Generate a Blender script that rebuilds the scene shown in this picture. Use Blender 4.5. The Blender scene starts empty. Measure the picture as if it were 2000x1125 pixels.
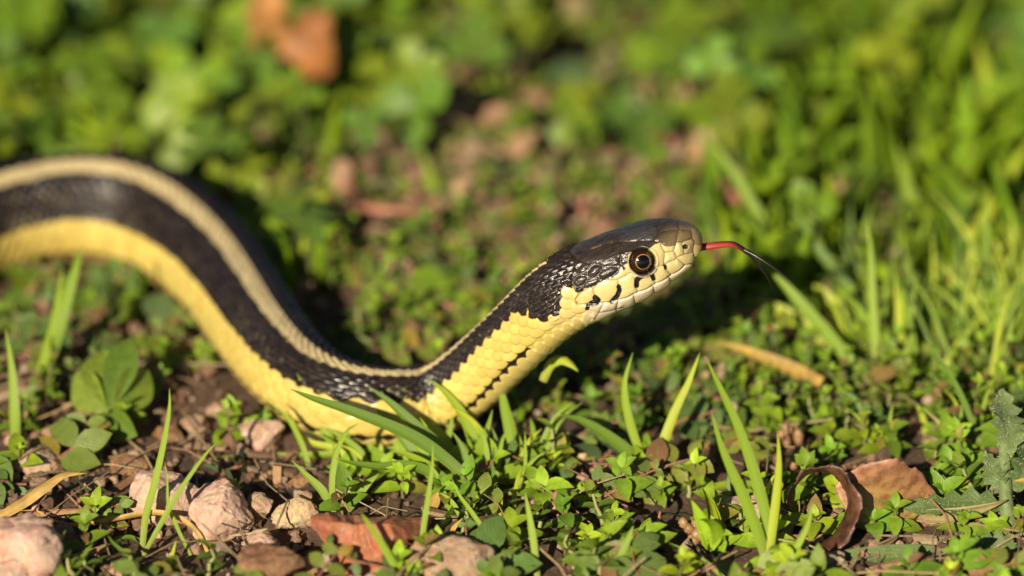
import bpy, math, random
import numpy as np
from mathutils import Vector, Matrix, Quaternion

# ------------------------------------------------------------------ camera, sky, sun, exposure
# 1 unit = 1 centimetre (a macro scene about 19 cm wide)
SC = bpy.context.scene
COL = SC.collection
SC.unit_settings.scale_length = 0.01
PITCH = math.radians(25.0)
DIST = 60.0                     # camera to focus plane
PXCM = 2000 / 19.0              # photograph pixels per cm in the focus plane
FWD = np.array([0, math.cos(PITCH), -math.sin(PITCH)])
UPC = np.array([0, math.sin(PITCH), math.cos(PITCH)])
RGT = np.array([1.0, 0, 0])
FOC = UPC * ((1050 - 562.5) / PXCM)       # the focus plane meets the ground at y = 0
CAM = FOC - FWD * DIST
cam_data = bpy.data.cameras.new('camera')
cam = bpy.data.objects.new('camera', cam_data); COL.objects.link(cam)
cam.location = CAM; cam.rotation_euler = (math.pi / 2 - PITCH, 0, 0)
cam_data.sensor_width = 36; cam_data.lens = 36 * DIST / 19.0
cam_data.clip_start = 1; cam_data.clip_end = 5000
cam_data.dof.use_dof = True; cam_data.dof.focus_distance = DIST + 0.45
APERTURE_RADIUS = 0.95
cam_data.dof.aperture_fstop = cam_data.lens * 1e-3 / (2 * APERTURE_RADIUS)
SC.camera = cam

SUN_TRAVEL = Vector((0.80, 1.80, -1.0)).normalized()
world = bpy.data.worlds.new('World'); SC.world = world; world.use_nodes = True
wn = world.node_tree.nodes; wl = world.node_tree.links
sky = wn.new('ShaderNodeTexSky'); sky.sky_type = 'NISHITA'; sky.sun_disc = False; sky.air_density = 0.42; sky.dust_density = 0.4
sky.sun_elevation = math.asin(-SUN_TRAVEL.z)
sky.sun_rotation = math.atan2(-SUN_TRAVEL.x, -SUN_TRAVEL.y)
wl.new(sky.outputs[0], wn['Background'].inputs[0]); wn['Background'].inputs[1].default_value = 0.05
sd = bpy.data.lights.new('sun', 'SUN'); sd.energy = 5.0; sd.angle = math.radians(0.53); sd.color = (1.0, 0.86, 0.66)
sun = bpy.data.objects.new('sun', sd); COL.objects.link(sun)
sun.rotation_euler = SUN_TRAVEL.to_track_quat('-Z', 'Y').to_euler()
SC.view_settings.view_transform = 'Standard'; SC.view_settings.look = 'None'
SC.view_settings.gamma = 1.0; SC.view_settings.use_curve_mapping = False
SC.view_settings.exposure = 0.38
SC.render.engine = 'CYCLES'
SC.cycles.use_denoising = True
SC.cycles.max_bounces = 6; SC.cycles.diffuse_bounces = 2; SC.cycles.transmission_bounces = 3
SC.cycles.sample_clamp_indirect = 4

# ------------------------------------------------------------------ helpers
RNG = np.random.default_rng(7)
random.seed(7)

def _hash(ix, iy, seed=0):
    ix = np.asarray(ix).astype(np.int64); iy = np.asarray(iy).astype(np.int64)
    n = (ix * 374761393 + iy * 668265263 + seed * 974711) & 0x7fffffff
    n = ((n ^ (n >> 13)) * 1274126177) & 0x7fffffff
    n = (n ^ (n >> 16)) & 0x7fffffff
    return (n % 100003) / 100003.0

def vnoise(x, y, seed=0):
    x = np.asarray(x, float); y = np.asarray(y, float)
    ix = np.floor(x); iy = np.floor(y); fx = x - ix; fy = y - iy
    fx = fx * fx * (3 - 2 * fx); fy = fy * fy * (3 - 2 * fy)
    a = _hash(ix, iy, seed); b = _hash(ix + 1, iy, seed); c = _hash(ix, iy + 1, seed); d = _hash(ix + 1, iy + 1, seed)
    return (a * (1 - fx) + b * fx) * (1 - fy) + (c * (1 - fx) + d * fx) * fy

def ground_z(x, y):
    return 0.42 * (vnoise(np.asarray(x) / 3.1 + 40, np.asarray(y) / 3.1 + 40, 1) - .5) + 0.16 * (vnoise(np.asarray(x) / .9 + 80, np.asarray(y) / .9 + 80, 2) - .5)

def ray(px, py):
    return FWD * DIST + RGT * ((px - 1000) / PXCM) + UPC * ((562.5 - py) / PXCM)

def at_depth(px, py, delta):
    """world point seen at a photograph pixel, delta cm behind the focus plane"""
    return CAM + ray(px, py) * ((DIST + delta) / DIST)

def at_height(px, py, z):
    r = ray(px, py); return CAM + r * ((z - CAM[2]) / r[2])

def at_ground(px, py, dz=0.0):
    z = 0.0
    for _ in range(4):
        p = at_height(px, py, z + dz); z = float(ground_z(p[0], p[1]))
    return at_height(px, py, z + dz)

def depth_of(p):
    return float(np.dot(np.asarray(p) - CAM, FWD)) - DIST

def to_px(P):
    P = np.asarray(P); v = P - CAM
    d = v @ FWD
    return 1000 + (v @ RGT) / d * DIST * PXCM, 562.5 - (v @ UPC) / d * DIST * PXCM

def nrm(v):
    v = np.asarray(v, float); return v / (np.linalg.norm(v, axis=-1, keepdims=True) + 1e-12)

def mesh_np(name, V, F, mat=None, uv=None, col=None, smooth=True):
    V = np.asarray(V, np.float32); F = np.asarray(F, np.int32)
    me = bpy.data.meshes.new(name)
    n, k = F.shape
    me.vertices.add(len(V)); me.vertices.foreach_set('co', V.ravel())
    keep = np.ones((n, k), bool)
    if k == 4: keep[:, 3] = F[:, 3] != F[:, 0]                 # a quad that repeats its first corner is a triangle
    loops = F[keep]; cnt = keep.sum(1); start = np.concatenate([[0], np.cumsum(cnt)[:-1]]).astype(np.int32)
    me.loops.add(len(loops)); me.loops.foreach_set('vertex_index', loops)
    me.polygons.add(n)
    me.polygons.foreach_set('loop_start', start)
    me.polygons.foreach_set('use_smooth', np.full(n, smooth, dtype=bool))
    if uv is not None:
        l = me.uv_layers.new(name='UVMap'); l.data.foreach_set('uv', np.asarray(uv, np.float32)[loops].ravel())
    if col is not None:
        c = np.ones((len(V), 4), np.float32); c[:, :np.shape(col)[1]] = col
        a = me.color_attributes.new('Col', 'FLOAT_COLOR', 'POINT'); a.data.foreach_set('color', c.ravel())
    me.update(calc_edges=True); me.validate()
    if mat: me.materials.append(mat)
    return me

def obj(name, me, parent=None, M=None):
    o = bpy.data.objects.new(name, me); COL.objects.link(o)
    if parent is not None: o.parent = parent
    if M is not None: o.matrix_local = M
    return o

def tag(o, label, cat, group=None):
    o['label'] = label; o['category'] = cat
    if group: o['group'] = group
    return o

def thing(name, label, cat, loc, group=None):
    o = bpy.data.objects.new(name, None); COL.objects.link(o); o.location = loc
    o.empty_display_size = 0.3
    return tag(o, label, cat, group)

def local(V, root):
    return np.asarray(V) - np.array(root.location)

# ------------------------------------------------------------------ materials
def new_mat(name):
    m = bpy.data.materials.new(name); m.use_nodes = True
    nt = m.node_tree; b = nt.nodes['Principled BSDF']
    return m, nt, b

def node(nt, kind, **kw):
    n = nt.nodes.new(kind)
    for k, v in kw.items(): setattr(n, k, v)
    return n

def mixc(nt, fac, a, b, mode='MIX'):
    n = nt.nodes.new('ShaderNodeMix'); n.data_type = 'RGBA'; n.blend_type = mode
    for sock, val in ((n.inputs[0], fac), (n.inputs[6], a), (n.inputs[7], b)):
        if hasattr(val, 'is_output'): nt.links.new(val, sock)
        elif isinstance(val, (int, float)): sock.default_value = val
        else: sock.default_value = (*val, 1)
    return n.outputs[2]

def ramp(nt, src, stops):
    r = nt.nodes.new('ShaderNodeValToRGB'); e = r.color_ramp.elements
    while len(e) < len(stops): e.new(0.5)
    for el, (p, c) in zip(e, stops):
        el.position = p; el.color = (*c, 1) if not isinstance(c, (int, float)) else (c, c, c, 1)
    nt.links.new(src, r.inputs[0]); return r.outputs[0]

def noise_out(nt, scale, detail=3, coord='Object', rough=0.55):
    tc = node(nt, 'ShaderNodeTexCoord'); n = node(nt, 'ShaderNodeTexNoise')
    n.inputs['Scale'].default_value = scale; n.inputs['Detail'].default_value = detail; n.inputs['Roughness'].default_value = rough
    nt.links.new(tc.outputs[coord], n.inputs['Vector']); return n.outputs['Fac']

def bump(nt, b, height, strength=0.4, dist=0.02):
    n = node(nt, 'ShaderNodeBump'); n.inputs['Strength'].default_value = strength; n.inputs['Distance'].default_value = dist
    nt.links.new(height, n.inputs['Height']); nt.links.new(n.outputs[0], b.inputs['Normal'])
    return n

def translucent(nt, b, colour, fac):
    out = nt.nodes['Material Output']; t = node(nt, 'ShaderNodeBsdfTranslucent'); m = node(nt, 'ShaderNodeMixShader')
    tc = mixc(nt, 1.0, colour, (1.25, 1.1, 0.35), 'MULTIPLY')
    nt.links.new(tc, t.inputs[0]); m.inputs[0].default_value = fac
    nt.links.new(b.outputs[0], m.inputs[1]); nt.links.new(t.outputs[0], m.inputs[2]); nt.links.new(m.outputs[0], out.inputs[0])

def leaf_mat(name, c1, c2, rough=0.45, trans=0.28, attr=False, vein=0.35, grass=False, spot=None):
    m, nt, b = new_mat(name)
    if attr:
        a = node(nt, 'ShaderNodeAttribute', attribute_name='Col'); c = a.outputs['Color']
    else:
        oi = node(nt, 'ShaderNodeObjectInfo'); c = mixc(nt, oi.outputs['Random'], c1, c2)
    uv = node(nt, 'ShaderNodeUVMap'); sp = node(nt, 'ShaderNodeSeparateXYZ'); nt.links.new(uv.outputs[0], sp.inputs[0])
    ab = node(nt, 'ShaderNodeMath', operation='SUBTRACT'); nt.links.new(sp.outputs[0], ab.inputs[0]); ab.inputs[1].default_value = 0.5
    ab2 = node(nt, 'ShaderNodeMath', operation='ABSOLUTE'); nt.links.new(ab.outputs[0], ab2.inputs[0])
    if grass:
        wv = node(nt, 'ShaderNodeMath', operation='MULTIPLY'); nt.links.new(sp.outputs[0], wv.inputs[0]); wv.inputs[1].default_value = 48
        sn = node(nt, 'ShaderNodeMath', operation='SINE'); nt.links.new(wv.outputs[0], sn.inputs[0])
        f = ramp(nt, sn.outputs[0], [(0.2, 0.0), (1.0, 0.28)])
        c = mixc(nt, f, c, (0.30, 0.36, 0.06))
        base = ramp(nt, sp.outputs[1], [(0.0, 0.55), (0.25, 0.0), (0.93, 0.0), (1.0, 0.65)])
        c = mixc(nt, base, c, (0.30, 0.30, 0.08))
        bump(nt, b, sn.outputs[0], 0.25, 0.01)
    elif vein:
        f = ramp(nt, ab2.outputs[0], [(0.0, vein), (0.05, 0.0)])
        c = mixc(nt, f, c, (0.24, 0.36, 0.10))
        n2 = noise_out(nt, 7, 2)
        c = mixc(nt, n2, c, mixc(nt, 0.75, c, (0.05, 0.09, 0.015)), 'MIX')
        # side veins
        mu = node(nt, 'ShaderNodeMath', operation='MULTIPLY'); nt.links.new(ab2.outputs[0], mu.inputs[0]); mu.inputs[1].default_value = 0.9
        su = node(nt, 'ShaderNodeMath', operation='SUBTRACT'); nt.links.new(sp.outputs[1], su.inputs[0]); nt.links.new(mu.outputs[0], su.inputs[1])
        m3 = node(nt, 'ShaderNodeMath', operation='MULTIPLY'); nt.links.new(su.outputs[0], m3.inputs[0]); m3.inputs[1].default_value = 44
        s3 = node(nt, 'ShaderNodeMath', operation='SINE'); nt.links.new(m3.outputs[0], s3.inputs[0])
        bump(nt, b, s3.outputs[0], 0.18, 0.01)
    if spot:
        n4 = noise_out(nt, 5, 3); c = mixc(nt, ramp(nt, n4, [(0.55, 0.0), (0.68, 0.8)]), c, spot)
    nt.links.new(c, b.inputs['Base Color']); b.inputs['Roughness'].default_value = rough
    b.inputs['Specular IOR Level'].default_value = 0.28 if attr else 0.42
    if trans: translucent(nt, b, c, trans)
    return m

def plain_mat(name, c, rough=0.6, var=0.35, scale=6, trans=0.0, dark=None, bmp=0.0):
    m, nt, b = new_mat(name)
    n = noise_out(nt, scale, 4); d = dark or tuple(x * (1 - var) for x in c)
    cc = mixc(nt, ramp(nt, n, [(0.35, 0.0), (0.68, 1.0)]), d, c)
    nt.links.new(cc, b.inputs['Base Color']); b.inputs['Roughness'].default_value = rough
    if bmp: bump(nt, b, n, bmp, 0.05)
    if trans: translucent(nt, b, cc, trans)
    return m

M = {}
M['mat_attr'] = leaf_mat('leaf_mixed', None, None, attr=True, trans=0.20, rough=0.42)
M['grass_attr'] = leaf_mat('grass_mixed', None, None, attr=True, trans=0.3, grass=True, rough=0.4)
M['sprig'] = leaf_mat('sprig_leaf', (0.13, 0.23, 0.028), (0.21, 0.33, 0.035), trans=0.25)
M['sprig_tip'] = leaf_mat('sprig_tip_leaf', (0.26, 0.38, 0.04), (0.34, 0.43, 0.05), trans=0.3)
M['spurge'] = leaf_mat('spurge_leaf', (0.085, 0.14, 0.065), (0.13, 0.19, 0.075), trans=0.15, vein=0.25, rough=0.5)
M['grass'] = leaf_mat('grass_blade', (0.22, 0.36, 0.022), (0.31, 0.45, 0.028), trans=0.3, grass=True)
M['grass_dark'] = leaf_mat('dark_grass_blade', (0.10, 0.20, 0.022), (0.15, 0.26, 0.025), trans=0.22, grass=True)
M['grass_yellow'] = leaf_mat('lime_grass_blade', (0.42, 0.53, 0.03), (0.48, 0.56, 0.035), trans=0.3, grass=True)
M['straw'] = plain_mat('straw', (0.62, 0.40, 0.09), 0.55, 0.45, 3, trans=0.15)
M['straw_pale'] = plain_mat('pale_straw', (0.42, 0.36, 0.15), 0.55, 0.35, 3, trans=0.15)
M['stem'] = plain_mat('green_stem', (0.30, 0.32, 0.10), 0.5, 0.3, 3)
M['stem_pink'] = plain_mat('pink_stem', (0.48, 0.20, 0.13), 0.5, 0.3, 2.5)
M['capsule'] = plain_mat('seed_capsule', (0.42, 0.17, 0.12), 0.45, 0.2, 4, dark=(0.28, 0.22, 0.07), trans=0.1)
M['thistle'] = leaf_mat('thistle_leaf', (0.13, 0.20, 0.05), (0.17, 0.25, 0.07), trans=0.15, vein=0.5, rough=0.55)
M['thistle_pale'] = leaf_mat('pale_thistle_leaf', (0.24, 0.33, 0.12), (0.28, 0.36, 0.14), trans=0.15, vein=0.5, rough=0.6)
M['hair'] = plain_mat('plant_hair', (0.36, 0.40, 0.26), 0.5, 0.1)
M['brown_leaf'] = plain_mat('dry_brown_leaf', (0.17, 0.070, 0.038), 0.45, 0.7, 3.5, bmp=0.9)
M['tan_leaf'] = plain_mat('dry_tan_leaf', (0.36, 0.25, 0.15), 0.6, 0.5, 3, bmp=0.4)
M['rust_leaf'] = plain_mat('dry_rust_leaf', (0.42, 0.20, 0.09), 0.6, 0.5, 4, bmp=0.5)
M['orange_leaf'] = plain_mat('dry_orange_leaf', (0.66, 0.33, 0.10), 0.5, 0.35, 1.6, dark=(0.32, 0.14, 0.04), trans=0.1)
M['rusty_orange_leaf'] = plain_mat('rusty_orange_leaf', (0.46, 0.19, 0.05), 0.5, 0.35, 1.6, dark=(0.22, 0.085, 0.03), trans=0.1)

# leaf turning from pink-orange to yellow-green towards one edge (its autumn colour)
def make_autumn():
    m, nt, b = new_mat('autumn_leaf')
    uv = node(nt, 'ShaderNodeUVMap'); sp = node(nt, 'ShaderNodeSeparateXYZ'); nt.links.new(uv.outputs[0], sp.inputs[0])
    n = noise_out(nt, 1.4, 3)
    ad = node(nt, 'ShaderNodeMath', operation='MULTIPLY_ADD'); nt.links.new(n, ad.inputs[0]); ad.inputs[1].default_value = 0.5; nt.links.new(sp.outputs[0], ad.inputs[2])
    c = ramp(nt, ad.outputs[0], [(0.35, (0.40, 0.19, 0.10)), (0.7, (0.38, 0.22, 0.07)), (1.0, (0.30, 0.22, 0.05))])
    c = mixc(nt, ramp(nt, sp.outputs[1], [(0.0, 0.6), (0.25, 0.0)]), c, (0.60, 0.27, 0.18))
    n6 = noise_out(nt, 4, 5); c = mixc(nt, ramp(nt, n6, [(0.42, 0.0), (0.62, 0.8)]), c, (0.16, 0.065, 0.03)); bump(nt, b, n6, 0.5, 0.04)
    nt.links.new(c, b.inputs['Base Color']); b.inputs['Roughness'].default_value = 0.5
    return m
M['autumn'] = make_autumn()

def rock_mat(name, c1, c2, c3, scale=2.2, rough=0.7):
    m, nt, b = new_mat(name)
    n1 = noise_out(nt, scale, 5); n2 = noise_out(nt, scale * 5, 4)
    tc = node(nt, 'ShaderNodeTexCoord'); vo = node(nt, 'ShaderNodeTexVoronoi'); vo.inputs['Scale'].default_value = scale * 7
    nt.links.new(tc.outputs['Object'], vo.inputs['Vector'])
    c = mixc(nt, ramp(nt, n1, [(0.36, 0.0), (0.62, 1.0)]), c1, c2)
    c = mixc(nt, ramp(nt, n2, [(0.5, 0.0), (0.72, 0.85)]), c, c3)
    c = mixc(nt, 0.22, c, vo.outputs['Color'], 'SOFT_LIGHT')
    nt.links.new(c, b.inputs['Base Color']); b.inputs['Roughness'].default_value = rough
    n5 = noise_out(nt, scale * 2.2, 8, rough=0.72)
    bump(nt, b, n5, 0.9, 0.14)
    return m
M['granite'] = rock_mat('pink_granite', (0.66, 0.38, 0.26), (0.78, 0.54, 0.40), (0.82, 0.68, 0.56))
M['tan_rock'] = rock_mat('tan_granite', (0.50, 0.31, 0.19), (0.64, 0.45, 0.30), (0.40, 0.24, 0.14))
M['red_rock'] = rock_mat('red_sandstone', (0.44, 0.125, 0.055), (0.50, 0.20, 0.10), (0.52, 0.29, 0.19), 1.2)
M['yellow_rock'] = rock_mat('yellow_tan_stone', (0.62, 0.42, 0.20), (0.68, 0.50, 0.28), (0.72, 0.58, 0.38), 1.4)
M['brown_rock'] = rock_mat('rusty_brown_stone', (0.30, 0.14, 0.06), (0.42, 0.24, 0.12), (0.14, 0.07, 0.04), 3.0, 0.5)

def make_soil():
    m, nt, b = new_mat('soil')
    n1 = noise_out(nt, 0.6, 5); n2 = noise_out(nt, 6, 6, rough=0.7)
    c = mixc(nt, ramp(nt, n1, [(0.35, 0.0), (0.65, 1.0)]), (0.065, 0.040, 0.023), (0.14, 0.085, 0.050))
    c = mixc(nt, ramp(nt, n2, [(0.45, 0.0), (0.7, 0.7)]), c, (0.24, 0.155, 0.095))
    nt.links.new(c, b.inputs['Base Color']); b.inputs['Roughness'].default_value = 0.9
    bump(nt, b, n2, 1.0, 0.12)
    return m
M['soil'] = make_soil()
mm, nt_, b_ = new_mat('crumbs'); a_ = node(nt_, 'ShaderNodeAttribute', attribute_name='Col')
nt_.links.new(mixc(nt_, noise_out(nt_, 9, 4), a_.outputs['Color'], mixc(nt_, 0.6, a_.outputs['Color'], (0.05, 0.03, 0.02))), b_.inputs['Base Color']); b_.inputs['Roughness'].default_value = 0.8
bump(nt_, b_, noise_out(nt_, 14, 5), 0.8, 0.05); M['crumbs'] = mm

# ------------------------------------------------------------------ ground
def build_ground():
    xs = np.unique(np.concatenate([np.linspace(-3000, -40, 14), np.arange(-40, 40.01, 0.22), np.linspace(40, 3000, 14)]))
    ys = np.unique(np.concatenate([np.linspace(-3000, -14, 14), np.arange(-14, 70.01, 0.22), np.linspace(70, 4000, 14)]))
    X, Y = np.meshgrid(xs, ys)
    Z = ground_z(X, Y) + 0.05 * (vnoise(X * 3, Y * 3, 5) - .5)
    nx, ny = len(xs), len(ys)
    idx = np.arange(nx * ny).reshape(ny, nx)
    F = np.stack([idx[:-1, :-1], idx[:-1, 1:], idx[1:, 1:], idx[1:, :-1]], -1).reshape(-1, 4)
    o = obj('ground', mesh_np('ground', np.stack([X, Y, Z], -1).reshape(-1, 3), F, M['soil']))
    o['kind'] = 'structure'
build_ground()

# ------------------------------------------------------------------ snake
def A_(x, y): return (1200 + x * 200 / 1125, 420 + y * 200 / 1125)
def B_(x, y): return (1040 + x * 200 / 1125, 460 + y * 200 / 1125)

# centreline in photograph pixels: px, py, half thickness px, roll deg (+ shows more of the back), and depth (None: lying on the ground)
SNAKE = [
    (-170, 520, 90, 10, None), (-80, 468, 92, 10, None), (0, 436, 95, 10, None), (100, 413, 98, 11, None), (200, 410, 100, 11, None),
    (286, 429, 98, 9, None), (360, 471, 93, 5, None), (428, 537, 87, -1, None), (480, 612, 83, -3, None), (530, 686, 80, -3, None),
    (597, 755, 78, -1, None), (685, 794, 76, 0, None), (770, 798, 71, 0, None), (830, 790, 68, 2, None), (880, 770, 66, 7, 3.25),
    (925, 736, 65, 11, 2.9), (965, 700, 64, 12, 2.5), (1003, 664, 64, 10, 2.05), (1042, 627, 65, 6, 1.65), (1083, 590, 69, 0, 1.3),
    (1128, 560, 71.5, -5, 1.1), (1197, 530, 71.5, -6, 0.95), (1251, 507, 67, -6, 0.9), (1285.6, 491, 61, -6, 0.9),
    (1320, 479, 51, -6, 0.9), (1342.7, 472, 38.5, -6, 0.92), (1356, 468.5, 26, -6, 0.95), (1369, 467.3, 0.5, -6, 1.0)]

def catmull(P, per=24):
    P = np.asarray(P, float); n = len(P); out = []
    Q = np.vstack([2 * P[0] - P[1], P, 2 * P[-1] - P[-2]])
    for i in range(n - 1):
        p0, p1, p2, p3 = Q[i:i + 4]
        for t in np.linspace(0, 1, per, endpoint=False):
            out.append(.5 * ((2 * p1) + (-p0 + p2) * t + (2 * p0 - 5 * p1 + 4 * p2 - p3) * t * t + (-p0 + 3 * p1 - 3 * p2 + p3) * t ** 3))
    out.append(P[-1]); return np.array(out)

def seg_dist(X, Y, line):
    line = np.asarray(line, float); d = np.full(X.shape, 1e9)
    for (ax, ay), (bx, by) in zip(line[:-1], line[1:]):
        vx, vy = bx - ax, by - ay; L = vx * vx + vy * vy + 1e-9
        t = np.clip(((X - ax) * vx + (Y - ay) * vy) / L, 0, 1)
        d = np.minimum(d, np.hypot(X - ax - t * vx, Y - ay - t * vy))
    return d

def in_poly(X, Y, poly):
    poly = np.asarray(poly, float); r = np.zeros(X.shape, bool); n = len(poly)
    for i in range(n):
        x1, y1 = poly[i]; x2, y2 = poly[(i + 1) % n]
        c = ((y1 > Y) != (y2 > Y)) & (X < (x2 - x1) * (Y - y1) / (y2 - y1 + 1e-12) + x1)
        r ^= c
    return r

def sstep(a, b, x):
    t = np.clip((x - a) / (b - a), 0, 1); return t * t * (3 - 2 * t)

snake_axis = None
def build_snake():
    global snake_axis
    pts = []
    for px, py, r, roll, dep in SNAKE:
        if dep is None:
            z = 0.8
            for _ in range(5):
                p = at_height(px, py, z); rc = r * (DIST + depth_of(p)) / DIST / PXCM; z = rc * 0.93 + 0.05
        else:
            p = at_depth(px, py, dep); rc = r * (DIST + dep) / DIST / PXCM
        pts.append([*p, rc, math.radians(roll)])
    # the rest of the body runs out of frame to the left and tapers to a tail
    p0 = np.array(pts[0]); ext = []
    for dx, dy, r, in [(-31, 13, .10), (-28.5, 11, .28), (-25, 11.5, .45), (-21, 14, .62), (-16.5, 15, .76), (-12, 12.5, .88), (-8.5, 7, .95), (-5.0, 1.8, .97), (-2.2, -1.2, 1.0)]:
        ext.append([p0[0] + dx, p0[1] + dy, r * .95 * p0[3] + .02, r * p0[3], p0[4]])
    pts = np.array(ext + pts)
    nt = catmull(pts, 24)
    # smooth the traced line a little (not the snout)
    for _ in range(160):
        s = nt.copy(); s[1:-1] = .5 * nt[1:-1] + .25 * (nt[:-2] + nt[2:]); nt[:-150] = s[:-150]
    arc = np.concatenate([[0], np.cumsum(np.linalg.norm(np.diff(nt[:, :3], axis=0), axis=1))])
    tot = arc[-1]
    # sampling along the body: coarse off frame, finer to the head
    def px_at(s): return np.interp(s, arc, np.arange(len(arc)))
    sv = []; s = 0.0
    s_frame = arc[9 * 24]; s_neck = arc[(9 + 13) * 24]; s_head = arc[(9 + 19) * 24]; s_tip = tot - 0.45
    while s < tot - 1e-4:
        sv.append(s)
        if s < s_frame: s += 0.10
        elif s < s_neck: s += 0.034
        elif s < s_head: s += 0.0155
        elif s < s_tip: s += 0.0115
        else: s += max(0.0006, 0.0115 * math.sqrt(max(0, (tot - s) / 0.45)))
    sv = np.array(sv + [tot])
    C = np.stack([np.interp(sv, arc, nt[:, k]) for k in range(5)], 1)
    T = nrm(np.gradient(C[:, :3], sv, axis=0))
    # smooth tangent (keeps the head straight)
    R = np.maximum(C[:, 3], 0.002); roll = C[:, 4]
    UPW = np.array([0, 0, 1.0])
    D = nrm(UPW - (T @ UPW)[:, None] * T); L = np.cross(T, D)
    D2 = D * np.cos(roll)[:, None] + L * np.sin(roll)[:, None]; L2 = np.cross(T, D2)
    NT = 300
    th = np.linspace(-math.pi, math.pi, NT, endpoint=False)          # 0 = back, +pi/2 = camera side
    S, TH = np.meshgrid(sv, th, indexing='ij')
    Rg = R[:, None] * np.ones_like(TH)
    hs = np.clip((sv - s_head) / (tot - s_head), 0, 1)               # 0..1 along the head
    headmix = sstep(-1.2, 0.6, sv - s_head)
    # cross-section: superellipse, wide flat-bellied on the ground, squarer on the head
    wfac = np.interp(sv, [s_frame, s_neck, s_neck + 2, s_head, s_head + 0.9, s_head + 1.6, tot], [1.04, 1.0, 0.94, 0.96, 1.10, 1.10, 1.12])
    nexp = np.interp(sv, [s_neck, s_neck + 2, s_head, s_head + .7, tot], [2.25, 2.1, 2.15, 2.5, 2.3])
    ct, st = np.cos(TH), np.sin(TH)
    den = (np.abs(ct) ** nexp[:, None] + np.abs(st) ** nexp[:, None]) ** (-1 / nexp[:, None])
    cy = ct * den; cx = st * den
    flat = (0.90 + 0.10 * sstep(-2.0, 2.5, sv - s_neck))[:, None]
    cy = np.where(cy < 0, cy * flat, cy)
    P = C[:, None, :3] + Rg[..., None] * (cx[..., None] * (wfac[:, None, None] * L2[:, None, :]) + cy[..., None] * D2[:, None, :])
    # normals of the smooth tube
    dPs = np.gradient(P, axis=0); dPt = np.roll(P, -1, 1) - np.roll(P, 1, 1)
    N = nrm(np.cross(dPt, dPs)); flip = np.sum(N * (P - C[:, None, :3]), -1) < 0; N[flip] *= -1
    PX, PY = to_px(P.reshape(-1, 3)); PX = PX.reshape(TH.shape); PY = PY.reshape(TH.shape)
    # mirror: the camera-side half gives the pattern of both halves
    j = np.arange(NT); jm = np.where(th < 0, (NT - j) % NT, j)
    PX = PX[:, jm]; PY = PY[:, jm]
    TA = np.degrees(np.abs(TH))
    # ---- scale lattice
    du = 1 / np.maximum(0.46 * np.interp(sv, [s_frame, s_neck, s_neck + 3, s_head], [0.85, 1.05, 0.98, 0.72]) * np.maximum(R, 0.30), 0.02)
    U = np.concatenate([[0], np.cumsum(.5 * (du[1:] + du[:-1]) * np.diff(sv))])
    Ug = U[:, None] * np.ones_like(TH)
    THV = 101.0
    NR = 9
    Vg = np.sign(TH) * NR * (np.clip(TA / THV, 0, 2)) ** 0.78        # row number: 0 on the back .. NR beside the belly
    def lattice(Ug, Vg, nmax, keelmax):
        best_u = np.full(TH.shape, -1e9); hgt = np.zeros(TH.shape); sid = np.zeros(TH.shape); sid2 = np.zeros(TH.shape); edge = np.ones(TH.shape); lu = np.zeros(TH.shape); lv = np.zeros(TH.shape)
        v0b = np.round(Vg)
        for dv in (-1, 0, 1):
            v0 = v0b + dv; off = np.where(np.mod(v0, 2) == 0, 0.0, 0.5)
            ub = np.round(Ug - off) + off
            for k in (-1, 0, 1):
                u0 = ub + k
                a = Ug - u0; b = Vg - v0
                q = (a / 0.66) ** 2 + (np.abs(b) / 0.82) ** 2.2
                ok = (q < 1) & (u0 > best_u) & (np.abs(v0) <= nmax)
                h = 0.60 - 0.80 * a - 0.55 * np.abs(b) ** 2 - 1.4 * np.maximum(0, -a - .3) ** 2
                best_u = np.where(ok, u0, best_u); hgt = np.where(ok, h, hgt); sid = np.where(ok, u0 * 2, sid); sid2 = np.where(ok, v0, sid2)
                edge = np.where(ok, q, edge); lu = np.where(ok, a, lu); lv = np.where(ok, b, lv)
        keel = np.exp(-(lv / .17) ** 2) * 0.40 * (np.abs(sid2) < keelmax)
        return best_u > -1e8, hgt + keel, sid, sid2, edge, lu, keel
    covered, hgt, sid, sid2, edge, lu, keel0 = lattice(Ug, Vg, NR, 0)
    # the black back carries finer keeled scales
    V2 = np.sign(TH) * 15 * np.clip(TA / THV, 0, 2) ** 0.88
    _, hgt2, sidb, sid2b, edge2, lu2, keel = lattice(Ug * 1.45, V2, 99, 99)
    rndb = _hash(np.round(sidb).astype(int) + 5000, np.round(sid2b).astype(int) + 50, 6)
    rndb2 = _hash(np.round(sidb).astype(int) + 9000, np.round(sid2b).astype(int) + 90, 8)
    rnd = _hash(np.round(sid).astype(int) + 5000, np.round(sid2).astype(int) + 50, 3)
    rnd2 = _hash(np.round(sid).astype(int) + 9000, np.round(sid2).astype(int) + 90, 4)
    # belly scutes
    VA = np.abs(Vg)
    fu0 = np.mod(Ug, 1.0)
    belly = VA > NR + 1.0 + 0.8 * (1 - np.sin(np.pi * np.clip(fu0 * .9 + .05, 0, 1)))
    belly |= ~covered & (VA > NR + 1.9)
    fu = np.mod(Ug + 0.35 * np.clip((TA - THV) / 60, 0, 1), 1.0)
    hb = 0.8 * (1 - fu) + 0.1; hb = np.where(fu > 0.93, 0.8 * (fu - 0.93) / 0.07 + .1, hb)
    hgt = np.where(belly, hb, hgt)
    bord = np.interp(sv, [s_frame, s_frame + 7, s_neck - 3, s_neck, s_neck + 1.2, s_head - .6, s_head], [64, 63, 56, 58, 57, 57, 68])[:, None]
    srow = np.degrees((np.abs(sid2) / NR) ** (1 / .78) * math.radians(THV))   # centre angle of the scale's row
    mixr = (0.35 + 0.65 * sstep(-3.5, .5, sv - s_neck))[:, None]
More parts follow.
